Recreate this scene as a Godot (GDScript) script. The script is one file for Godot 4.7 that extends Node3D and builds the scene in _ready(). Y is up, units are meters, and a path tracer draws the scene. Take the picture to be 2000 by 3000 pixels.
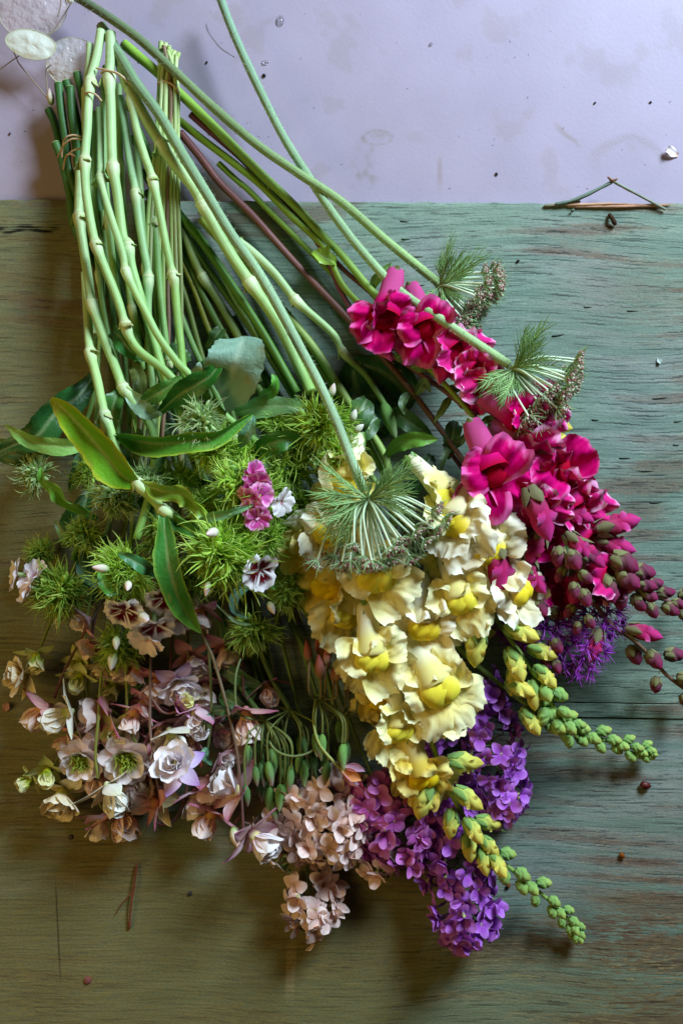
extends Node3D
# A bundle of cut garden flowers on a weathered green board, seen from straight above.
# Lengths are metres, y is up. The photograph is 2000 x 3000 points; one point is a quarter of a millimetre on the board.

const PX := 0.00025
const EYE := 0.75
const MM := 0.001

var rng := RandomNumberGenerator.new()
var taken := {}
var M := {}
var wob := FastNoiseLite.new()

func _ready() -> void:
	rng.seed = 20240611
	wob.seed = 5
	wob.noise_type = FastNoiseLite.TYPE_SIMPLEX_SMOOTH
	wob.frequency = 0.02
	# the eye, straight above
	var cam := Camera3D.new()
	cam.name = "camera"
	cam.position = Vector3(0, EYE, 0)
	cam.rotation = Vector3(-PI / 2, 0, 0)
	cam.fov = rad_to_deg(2.0 * atan(0.375 / EYE))
	cam.near = 0.02
	cam.far = 20.0
	add_child(cam)
	cam.current = true
	# a dim warm room all round, a shaded warm lamp standing at the lower left, and one window at the upper right that lets in cool daylight
	var e := Environment.new()
	e.background_mode = Environment.BG_COLOR
	e.background_color = Color(0.016, 0.011, 0.006).linear_to_srgb()
	e.tonemap_mode = Environment.TONE_MAPPER_LINEAR
	e.tonemap_exposure = 1.0
	e.sdfgi_enabled = true
	e.ssao_enabled = true
	e.ssil_enabled = true
	var we := WorldEnvironment.new()
	we.name = "room_air"
	we.environment = e
	add_child(we)
	var win := AreaLight3D.new()
	win.name = "window_light"
	win.area_size = Vector2(0.48, 0.48)
	win.light_color = Color(0.63, 0.81, 1.0).linear_to_srgb()
	win.light_energy = 4.45
	win.shadow_enabled = true
	add_child(win)
	win.look_at_from_position(Vector3(0.76, 0.76, -1.01), Vector3(0.0, 0.02, 0.0), Vector3.UP)
	var lamp := AreaLight3D.new()
	lamp.name = "warm_lamp_light"
	lamp.area_size = Vector2(0.6, 0.6)
	lamp.light_color = Color(1.0, 0.68, 0.22).linear_to_srgb()
	lamp.light_energy = 0.33
	lamp.shadow_enabled = true
	add_child(lamp)
	lamp.look_at_from_position(Vector3(-0.80, 0.72, 0.12), Vector3(-0.05, 0.0, 0.05), Vector3.UP)
	make_materials()
	build_setting()
	stock_bank()
	build_fillers()
	build_onion_stems()
	build_columbines()
	build_rockets()
	build_snapdragons()
	build_sweet_williams()
	build_wild_carrots()
	build_honesty()
	build_litter()
	for k in bank:
		for n in bank[k]:
			n.free()

# ---------------------------------------------------------------- small helpers
func C(hex: String) -> Color:
	return Color(hex).srgb_to_linear()

func R(a: float, b: float) -> float:
	return rng.randf_range(a, b)

# where a thing stands: across and down the board in points, h millimetres above it
func P(x: float, y: float, h: float) -> Vector3:
	var k := (EYE - h * MM) / EYE * PX
	return Vector3((x - 1000.0) * k, h * MM, (y - 1500.0) * k)

func numbered(called: String) -> String:
	var n: int = taken.get(called, 0)
	taken[called] = n + 1
	return called if n == 0 else "%s_%03d" % [called, n]

func thing(called: String, label: String, category: String, at: Vector3, group := "") -> Node3D:
	var o := Node3D.new()
	o.name = numbered(called)
	add_child(o)
	o.position = at
	o.set_meta("label", label)
	o.set_meta("category", category)
	if group != "":
		o.set_meta("group", group)
	return o

func part(called: String, g: Geo, m: Material, parent: Node3D, xf := Transform3D.IDENTITY, stuff := false) -> MeshInstance3D:
	var o := MeshInstance3D.new()
	o.name = called
	o.mesh = g.mesh()
	o.material_override = null
	o.mesh.surface_set_material(0, m)
	o.transform = xf
	parent.add_child(o, true)
	if stuff:
		o.set_meta("kind", "stuff")
	return o

func tag(o: Node3D, label: String, category: String, group := "") -> void:
	o.set_meta("label", label)
	o.set_meta("category", category)
	if group != "":
		o.set_meta("group", group)

func lone(called: String, g: Geo, m: Material, at: Vector3, label: String, category: String, group := "") -> MeshInstance3D:
	var o := part("x", g, m, self)
	o.name = numbered(called)
	o.position = at
	tag(o, label, category, group)
	return o

# a basis whose z runs along the board in the direction deg (0 right, 90 down the picture), rising by tilt, rolled by roll
func along(deg: float, tilt := 0.0, roll := 0.0) -> Basis:
	var a := deg_to_rad(deg)
	var t := deg_to_rad(tilt)
	var z := Vector3(cos(a) * cos(t), sin(t), sin(a) * cos(t))
	var up := Vector3.UP if absf(z.y) < 0.98 else Vector3(-cos(a), 0, -sin(a))
	var x := up.cross(z).normalized()
	var y := z.cross(x).normalized()
	return Basis(x, y, z) * Basis(Vector3(0, 0, 1), deg_to_rad(roll))

# a basis whose y (the face of a flower) points in the direction deg, raised by tilt (90 faces straight up), turned by roll about its face
func facing(deg: float, tilt: float, roll := 0.0) -> Basis:
	var a := deg_to_rad(deg)
	var t := deg_to_rad(tilt)
	var y := Vector3(cos(a) * cos(t), sin(t), sin(a) * cos(t))
	var ref := Vector3(0, 0, 1) if absf(y.z) < 0.9 else Vector3(1, 0, 0)
	var x := y.cross(ref).normalized()
	var z := x.cross(y).normalized()
	return Basis(x, y, z) * Basis(Vector3(0, 1, 0), deg_to_rad(roll))

# ---------------------------------------------------------------- geometry
class Geo:
	var v := PackedVector3Array()
	var c := PackedColorArray()
	var t := PackedVector2Array()
	var n := PackedVector3Array()
	var ix := PackedInt32Array()

	func mesh() -> ArrayMesh:
		var normals := PackedVector3Array()
		normals.resize(v.size())
		if n.size() == v.size():
			normals = n
		else:
			var i := 0
			var m := ix.size()
			while i < m:
				var a := ix[i]
				var b := ix[i + 1]
				var d := ix[i + 2]
				var k := (v[d] - v[a]).cross(v[b] - v[a])
				normals[a] += k
				normals[b] += k
				normals[d] += k
				i += 3
			for j in normals.size():
				normals[j] = normals[j].normalized() if normals[j].length_squared() > 1e-24 else Vector3.UP
		var arr := []
		arr.resize(Mesh.ARRAY_MAX)
		arr[Mesh.ARRAY_VERTEX] = v
		arr[Mesh.ARRAY_NORMAL] = normals
		arr[Mesh.ARRAY_INDEX] = ix
		if c.size() == v.size():
			arr[Mesh.ARRAY_COLOR] = c
		if t.size() == v.size():
			arr[Mesh.ARRAY_TEX_UV] = t
		var am := ArrayMesh.new()
		am.add_surface_from_arrays(Mesh.PRIMITIVE_TRIANGLES, arr)
		return am

	func quad(a: int, b: int, d: int, e: int) -> void:
		ix.append_array(PackedInt32Array([a, b, d, a, d, e]))

	func add(o: Geo, xf: Transform3D) -> void:
		var at := v.size()
		v.append_array(xf * o.v)
		c.append_array(o.c)
		for i in o.ix:
			ix.append(i + at)

# points with a smooth curve laid through them
func curve(p: PackedVector3Array, per: int) -> PackedVector3Array:
	var out := PackedVector3Array()
	var n := p.size()
	for i in n - 1:
		var a := p[maxi(i - 1, 0)]
		var b := p[i]
		var d := p[i + 1]
		var e := p[mini(i + 2, n - 1)]
		for k in per:
			out.append(b.cubic_interpolate(d, a, e, float(k) / per))
	out.append(p[n - 1])
	return out

func path(ctrl: Array, per := 6) -> PackedVector3Array:
	var p := PackedVector3Array()
	for q in ctrl:
		p.append(P(q[0], q[1], q[2]))
	return curve(p, per)

# a round stalk along pts; rad and col hold one entry a ring
func tube(g: Geo, pts: PackedVector3Array, rad: PackedFloat32Array, col: PackedColorArray, sides := 8, rib := 0.0, ribs := 6, cap := true) -> void:
	var n := pts.size()
	var at := g.v.size()
	var side := Vector3.ZERO
	for i in n:
		var d := (pts[mini(i + 1, n - 1)] - pts[maxi(i - 1, 0)])
		d = d.normalized() if d.length() > 1e-9 else Vector3(0, 0, 1)
		if i == 0:
			side = d.cross(Vector3.UP if absf(d.y) < 0.9 else Vector3.RIGHT).normalized()
		else:
			side = (side - d * side.dot(d)).normalized()
		var other := d.cross(side)
		for k in sides:
			var a := TAU * k / sides
			var q := 1.0 + (rib * cos(a * ribs) if rib > 0.0 else 0.0)
			g.v.append(pts[i] + (side * cos(a) + other * sin(a)) * rad[i] * q)
			var tone := 1.0 + 0.20 * wob.get_noise_2d(k * 37.0 + at * 0.7, i * 2.0)
			if rib > 0.0:
				tone += 0.12 * cos(a * ribs)
			g.c.append(Color(col[i].r * tone, col[i].g * tone, col[i].b * tone))
	for i in n - 1:
		for k in sides:
			var a := at + i * sides + k
			var b := at + i * sides + (k + 1) % sides
			g.quad(a, a + sides, b + sides, b)
	if cap:
		for e in [0, n - 1]:
			var m := g.v.size()
			g.v.append(pts[e])
			g.c.append(col[e])
			for k in sides:
				var a: int = at + e * sides + k
				var b: int = at + e * sides + (k + 1) % sides
				if e == 0:
					g.ix.append_array(PackedInt32Array([m, a, b]))
				else:
					g.ix.append_array(PackedInt32Array([m, b, a]))

func plain_tube(g: Geo, pts: PackedVector3Array, r0: float, r1: float, c0: Color, c1: Color, sides := 6) -> void:
	var rad := PackedFloat32Array()
	var col := PackedColorArray()
	var n := pts.size()
	for i in n:
		var t := float(i) / (n - 1)
		rad.append(lerpf(r0, r1, t))
		col.append(c0.lerp(c1, t))
	tube(g, pts, rad, col, sides)

# a body of revolution along z: prof holds [z, radius] pairs
func lathe(g: Geo, xf: Transform3D, prof: Array, cols: Array, sides := 10, squash := 1.0, lump := 0.0, streak := 0.12) -> void:
	var at := g.v.size()
	var n := prof.size()
	for i in n:
		for k in sides:
			var a := TAU * k / sides
			var q := 1.0 + lump * wob.get_noise_2d(cos(a) * 60.0 + i * 23.0, sin(a) * 60.0 + at)
			g.v.append(xf * Vector3(cos(a) * prof[i][1] * q, sin(a) * prof[i][1] * squash * q, prof[i][0]))
			var cc: Color = cols[mini(i, cols.size() - 1)]
			var tone := 1.0 + streak * wob.get_noise_2d(k * 51.0, i * (31.0 if streak < 0.2 else 9.0) + at)
			g.c.append(Color(cc.r * tone, cc.g * tone, cc.b * tone))
	for i in n - 1:
		for k in sides:
			var a := at + i * sides + k
			var b := at + i * sides + (k + 1) % sides
			g.quad(a, a + sides, b + sides, b)

# a petal grown from the origin along z, its face up (y). o: see the defaults
func petal(g: Geo, xf: Transform3D, L: float, W: float, o: Dictionary) -> void:
	var nu: int = o.get("nu", 7)
	var nv: int = o.get("nv", 8)
	var a0: float = deg_to_rad(o.get("open", 0.0))
	var bend: float = deg_to_rad(o.get("bend", 0.0))
	var cup: float = o.get("cup", 0.0)
	var ruf: float = o.get("ruf", 0.0)
	var rn: float = o.get("waves", 3.0)
	var ph: float = o.get("ph", 0.0)
	var neck: float = o.get("neck", 0.3)
	var rnd: float = o.get("round", 0.3)
	var notch: float = o.get("notch", 0.0)
	var teeth: float = o.get("teeth", 0.0)
	var tip: float = o.get("tip", 0.0)
	var wide: float = o.get("wide", 0.45)
	var c0: Color = o.get("c0", Color.WHITE)
	var c1: Color = o.get("c1", c0)
	var c2: Color = o.get("c2", c1)
	var m0: float = o.get("m0", 0.35)
	var ce: Color = o.get("ce", c2)
	var we: float = o.get("edge", 0.0)
	var vein: float = o.get("vein", 0.06)
	var crimp: float = o.get("crimp", 0.0)
	var crump: float = o.get("crump", 0.04)
	var at := g.v.size()
	var pos := Vector3.ZERO
	var th := a0
	var seed_at := at * 0.37 + ph * 11.0
	for i in nu + 1:
		var t := float(i) / nu
		if i > 0:
			th = a0 + bend * (t - 0.5 / nu)
			pos += Vector3(0, sin(th), cos(th)) * L / nu
		var up := Vector3(0, cos(th), -sin(th))
		var fwd := Vector3(0, sin(th), cos(th))
		var w: float
		if tip > 0.0:
			w = smoothstep(-0.15, wide, t) * (1.0 - pow(maxf(0.0, (t - wide) / (1.0 - wide)), 1.0 / tip + 0.6))
			w = maxf(w, neck * (1.0 - t))
		else:
			w = neck + (1.0 - neck) * pow(sin(minf(1.0, t / 0.85) * PI * 0.5), 1.3)
		for j in nv + 1:
			var s := 2.0 * j / nv - 1.0
			var back := 0.0
			if tip <= 0.0:
				back = t * (rnd * pow(absf(s), 2.2) + notch * exp(-s * s * 14.0))
				if teeth > 0.0:
					back += teeth * t * t * (0.5 + 0.5 * sin(s * 23.0 + ph * 5.0) * cos(s * 11.0 + ph))
			var wave := ruf * (t * t * 0.75 + 0.35 * t * absf(s * s * s)) * sin((s * rn + ph) * PI + t * 1.5)
			var p := pos + Vector3(s * w * W * 0.5, 0, 0) - fwd * back * L
			p += up * (cup * s * s * w * W * 0.5 + wave * W + crump * W * wob.get_noise_2d(s * 50.0 + seed_at, t * 60.0))
			if crimp > 0.0:
				p += up * crimp * W * pow(maxf(t, absf(s) * t), 5.0) * sin(s * rn * 13.0 + ph * 7.0 + 3.0 * wob.get_noise_2d(s * 90.0, seed_at))
			g.v.append(xf * p)
			var col := c0.lerp(c1, smoothstep(0.0, m0, t)).lerp(c2, smoothstep(m0, 1.0, t))
			if we > 0.0:
				var e := maxf(absf(s), t if tip <= 0.0 else 0.0)
				col = col.lerp(ce, smoothstep(1.0 - we, 1.0 - we * 0.62, e + 0.10 * wob.get_noise_2d(s * 160.0 + seed_at, t * 120.0)))
			var tone := 1.0 + vein * sin(s * 17.0 + 2.0 * wob.get_noise_2d(s * 40.0, seed_at)) + 0.08 * wob.get_noise_2d(s * 70.0 + seed_at, t * 90.0)
			g.c.append(Color(col.r * tone, col.g * tone, col.b * tone))
	for i in nu:
		for j in nv:
			var a := at + i * (nv + 1) + j
			g.quad(a, a + nv + 1, a + nv + 2, a + 1)

# one thin tapering blade or hair, bending towards pull
func hair(g: Geo, from: Vector3, dir: Vector3, L: float, r: float, pull: Vector3, c0: Color, c1: Color, seg := 4) -> void:
	var p := from
	var d := dir.normalized()
	var at := g.v.size()
	for i in seg + 1:
		var t := float(i) / seg
		var side := d.cross(Vector3.UP if absf(d.y) < 0.95 else Vector3.RIGHT).normalized()
		var other := d.cross(side)
		var w := r * (1.0 - 0.92 * t * t)
		g.v.append(p + side * w)
		g.v.append(p - side * w * 0.5 + other * w * 0.6)
		g.v.append(p - side * w * 0.5 - other * w * 0.6)
		var cc := c0.lerp(c1, t)
		g.c.append(cc)
		g.c.append(cc)
		g.c.append(cc)
		if i < seg:
			for k in 3:
				var a := at + i * 3 + k
				var b := at + i * 3 + (k + 1) % 3
				g.quad(a, a + 3, b + 3, b)
		p += d * L / seg
		d = (d + pull / seg).normalized()

# a leaf laid along ctrl ([x, y, h, roll]); w is its greatest width in points
func leaf(called: String, parent: Node3D, ctrl: Array, w: float, col: Color, o := {}) -> MeshInstance3D:
	var g := Geo.new()
	var per: int = o.get("per", 7)
	var pts := path(ctrl, per)
	var n := pts.size()
	var nv := 10
	var fold: float = o.get("fold", 0.25)
	var wave: float = o.get("wave", 0.10)
	var waves: float = o.get("waves", 2.5)
	var wide: float = o.get("wide", 0.35)
	var blunt: float = o.get("blunt", 1.0)
	var neck: float = o.get("neck", 0.35)
	var edge: Color = o.get("edge", col)
	var tipc: Color = o.get("tip", col)
	var rib: Color = o.get("rib", col.lerp(C("c8dca0"), 0.45))
	var ph := R(0, TAU)
	var half := w * PX * 0.5
	for i in n:
		var t := float(i) / (n - 1)
		var d := (pts[mini(i + 1, n - 1)] - pts[maxi(i - 1, 0)]).normalized()
		var s0 := d.cross(Vector3.UP).normalized()
		var k := mini(i / per, ctrl.size() - 2)
		var f := clampf(float(i) / per - k, 0, 1)
		var r0: float = ctrl[k][3] if ctrl[k].size() > 3 else 0.0
		var r1: float = ctrl[k + 1][3] if ctrl[k + 1].size() > 3 else 0.0
		s0 = s0.rotated(d, deg_to_rad(lerpf(r0, r1, f)))
		var up := s0.cross(d)
		var q := lerpf(neck, 1.0, smoothstep(0.0, wide, t)) if t < wide else pow(maxf(0.0, 1.0 - pow((t - wide) / (1.0 - wide), 1.0 + blunt)), 0.9)
		for j in nv + 1:
			var s := 2.0 * j / nv - 1.0
			if absf(s) > 0.95:
				s *= 1.0 + 0.07 * wob.get_noise_2d(t * 900.0 + ph * 80.0, s * 40.0) + 0.03 * sin(t * 60.0 + ph)
			var y := fold * absf(s) * q * half + wave * half * 2.0 * s * s * sin(t * waves * TAU + ph + (1.6 if s > 0 else 0.0)) * minf(1.0, q * 1.5)
			y += 0.03 * half * wob.get_noise_2d(s * 60.0, t * 300.0 + ph * 50.0)
			g.v.append(pts[i] - pts[0] + s0 * s * q * half + up * y)
			var cc := col.lerp(tipc, smoothstep(0.6, 1.0, t))
			cc = cc.lerp(edge, smoothstep(0.75, 1.0, absf(s)))
			cc = cc.lerp(C("9a8a48"), clampf(1.6 * wob.get_noise_2d(t * 220.0 + ph * 60.0, s * 50.0 + 300.0) - 0.55, 0, 0.5))
			cc = cc.lerp(rib, (1.0 - smoothstep(0.0, 0.22, absf(s))) * 0.8 * (1.0 - 0.7 * t))
			var tone: float = 1.0 + 0.08 * sin(absf(s) * 20.0 - t * 30.0) * o.get("veins", 1.0) + 0.16 * wob.get_noise_2d(s * 30.0 + ph * 40.0, t * 120.0)
			g.c.append(Color(cc.r * tone, cc.g * tone, cc.b * tone))
	for i in n - 1:
		for j in nv:
			var a := i * (nv + 1) + j
			g.quad(a, a + nv + 1, a + nv + 2, a + 1)
	return part(called, g, M.leaf, parent, Transform3D(Basis.IDENTITY, pts[0] - parent.position))

# a stalk along ctrl ([x, y, h]); radii in points, nodes are the indices of the control points where it swells
func stalk(called: String, parent: Node3D, ctrl: Array, r0: float, r1: float, c0: Color, c1: Color, o := {}) -> PackedVector3Array:
	var per: int = o.get("per", 8)
	var pts := path(ctrl, per)
	var n := pts.size()
	var nodes: Array = o.get("nodes", [])
	var pale: Color = o.get("pale", C("dbe8b4"))
	var swell: float = o.get("swell", 0.42)
	var rad := PackedFloat32Array()
	var col := PackedColorArray()
	var lens := PackedFloat32Array()
	var run := 0.0
	for i in n:
		if i > 0:
			run += pts[i].distance_to(pts[i - 1])
		lens.append(run)
	# finer rings near the nodes
	var fine := PackedVector3Array()
	var fl := PackedFloat32Array()
	for i in n - 1:
		var near := false
		for q in nodes:
			if absf(lens[i] - lens[q * per]) < 0.016:
				near = true
		var m := 4 if near else 1
		for k in m:
			fine.append(pts[i].lerp(pts[i + 1], float(k) / m))
			fl.append(lerpf(lens[i], lens[i + 1], float(k) / m))
	fine.append(pts[n - 1])
	fl.append(lens[n - 1])
	var ph := R(0, 900)
	for i in fine.size():
		var t := fl[i] / run
		var r := lerpf(r0, r1, t) * PX
		var cc := c0.lerp(c1, t)
		var tone := 1.0 + 0.18 * wob.get_noise_2d(fl[i] * 900.0, ph)
		cc = Color(cc.r * tone, cc.g * tone, cc.b * tone)
		r *= 1.0 + 0.05 * wob.get_noise_2d(fl[i] * 1500.0, ph + 77.0)
		for q in nodes:
			var d := fl[i] - lens[q * per]
			var b := exp(-pow((d - 0.003) / 0.0058, 2.0))
			var lip := exp(-pow(d / 0.0011, 2.0))
			r *= 1.0 + swell * b + 0.20 * lip * (swell / 0.42) - 0.12 * exp(-pow((d + 0.004) / 0.0022, 2.0)) * (swell / 0.42)
			cc = cc.lerp(pale, clampf(0.75 * b + 0.25 * lip, 0, 0.85))
			cc = cc.lerp(C("b0924f"), 0.45 * exp(-pow((d + 0.0010) / 0.0005, 2.0)))
		rad.append(r)
		col.append(cc)
	var g := Geo.new()
	var base := parent.position
	for i in fine.size():
		fine[i] -= base
	tube(g, fine, rad, col, o.get("sides", 10), o.get("rib", 0.0), o.get("ribs", 6))
	part(called, g, o.get("mat", M.stem), parent)
	if o.get("cut", false):
		var e := Geo.new()
		var d := (fine[0] - fine[1]).normalized()
		plain_tube(e, PackedVector3Array([fine[0] - d * 0.0004, fine[0] + d * 0.0005]), rad[0] * 1.02, rad[0] * 0.86, C("cfe0a2"), C("b9cf86"), 12)
		part("cut_end", e, M.stem, parent)
	# torn leaf bases that still clasp the joints
	if o.get("flaps", false):
		for q in nodes:
			var i := 0
			while i < fl.size() - 2 and fl[i] < lens[q * per] - 0.0005:
				i += 1
			var d := (fine[i + 1] - fine[i]).normalized()
			var s0 := d.cross(Vector3.UP).normalized()
			for k in 2:
				if R(0, 1) < 0.25:
					continue
				var out := s0.rotated(d, (0.5 + k * PI) + R(-0.7, 0.7))
				var f := Geo.new()
				petal(f, Transform3D(Basis(out.cross(d).normalized() * -1.0, out, d), fine[i] + out * rad[i] * 0.96), R(0.003, 0.008), rad[i] * R(1.3, 2.1), {"tip": 0.7 if k else 0.0, "open": R(4, 26), "bend": R(-20, 60), "cup": -0.5, "ruf": 0.1, "neck": 0.9, "ph": R(0, 2), "c0": pale, "c1": C("c3d68c"), "c2": C("b9a878") if R(0, 1) < 0.4 else C("a9c46c"), "nu": 5, "nv": 6})
				part("leaf_base", f, M.leaf, parent)
	for i in fine.size():
		fine[i] += base
	return fine

# ---------------------------------------------------------------- materials and textures
func mat(rough: float, o := {}) -> StandardMaterial3D:
	var m := StandardMaterial3D.new()
	m.vertex_color_use_as_albedo = true
	m.roughness = rough
	m.metallic_specular = o.get("spec", 0.5)
	m.cull_mode = BaseMaterial3D.CULL_DISABLED
	if o.has("back"):
		var b: float = o.back
		m.backlight_enabled = true
		m.backlight = Color(b, b, b)
	if o.has("sheen"):
		m.rim_enabled = true
		m.rim = o.sheen
		m.rim_tint = 0.5
	if o.has("bump"):
		m.normal_enabled = true
		m.normal_texture = o.bump
		m.normal_scale = o.get("deep", 0.6)
		m.uv1_triplanar = true
		m.uv1_scale = Vector3.ONE * o.get("grain", 60.0)
	return m

func bump_noise(freq: float, oct: int, seed_n: int) -> NoiseTexture2D:
	var f := FastNoiseLite.new()
	f.noise_type = FastNoiseLite.TYPE_SIMPLEX
	f.seed = seed_n
	f.frequency = freq
	f.fractal_octaves = oct
	var t := NoiseTexture2D.new()
	t.width = 256
	t.height = 256
	t.seamless = true
	t.noise = f
	t.as_normal_map = true
	t.bump_strength = 6.0
	return t

func make_materials() -> void:
	var fine := bump_noise(0.05, 3, 4)
	var soft := bump_noise(0.02, 3, 9)
	M.stem = mat(0.46, {"spec": 0.4, "bump": fine, "deep": 0.35, "grain": 70.0})
	M.fuzzy = mat(0.75, {"spec": 0.3, "sheen": 0.6, "bump": fine, "deep": 0.7, "grain": 140.0})
	M.leaf = mat(0.42, {"spec": 0.45, "back": 0.35, "bump": soft, "deep": 0.5, "grain": 50.0})
	M.petal = mat(0.6, {"spec": 0.28, "back": 0.5, "bump": fine, "deep": 0.16, "grain": 90.0})
	M.velvet = mat(0.7, {"spec": 0.18, "back": 0.3, "bump": fine, "deep": 0.2, "grain": 90.0})
	M.bract = mat(0.5, {"spec": 0.4, "back": 0.8})
	M.dry = mat(0.85, {"spec": 0.2, "bump": fine, "deep": 1.0, "grain": 150.0})
	M.rubber = mat(0.6, {"spec": 0.3})
	M.wire = mat(0.7, {"spec": 0.3})
	var pod := mat(0.28, {"spec": 0.6, "back": 0.6, "bump": soft, "deep": 0.3, "grain": 26.0})
	M.pod = pod
	var film := StandardMaterial3D.new()
	film.transparency = BaseMaterial3D.TRANSPARENCY_ALPHA
	film.albedo_color = Color(0.93, 0.90, 0.86, 0.42)
	film.roughness = 0.3
	film.metallic_specular = 0.6
	film.cull_mode = BaseMaterial3D.CULL_DISABLED
	film.normal_enabled = true
	film.normal_texture = soft
	film.normal_scale = 1.2
	film.uv1_triplanar = true
	film.uv1_scale = Vector3.ONE * 24.0
	M.film = film
	var faint := film.duplicate()
	faint.albedo_color = Color(0.93, 0.86, 0.82, 0.30)
	M.faint = faint
	var drop := StandardMaterial3D.new()
	drop.transparency = BaseMaterial3D.TRANSPARENCY_ALPHA
	drop.albedo_color = Color(1, 1, 1, 0.04)
	drop.roughness = 0.03
	drop.refraction_enabled = true
	drop.refraction_scale = 0.033
	M.drop = drop

func noise_image(w: int, h: int, freq: float, oct: int, seed_n: int, out_w: int, out_h: int, kind := FastNoiseLite.TYPE_SIMPLEX_SMOOTH) -> PackedByteArray:
	var f := FastNoiseLite.new()
	f.noise_type = kind
	f.seed = seed_n
	f.frequency = freq
	f.fractal_octaves = oct
	var im := f.get_image(w, h, false, false, true)
	im.convert(Image.FORMAT_L8)
	if w != out_w or h != out_h:
		im.resize(out_w, out_h, Image.INTERPOLATE_CUBIC)
	return im.get_data()

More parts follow.
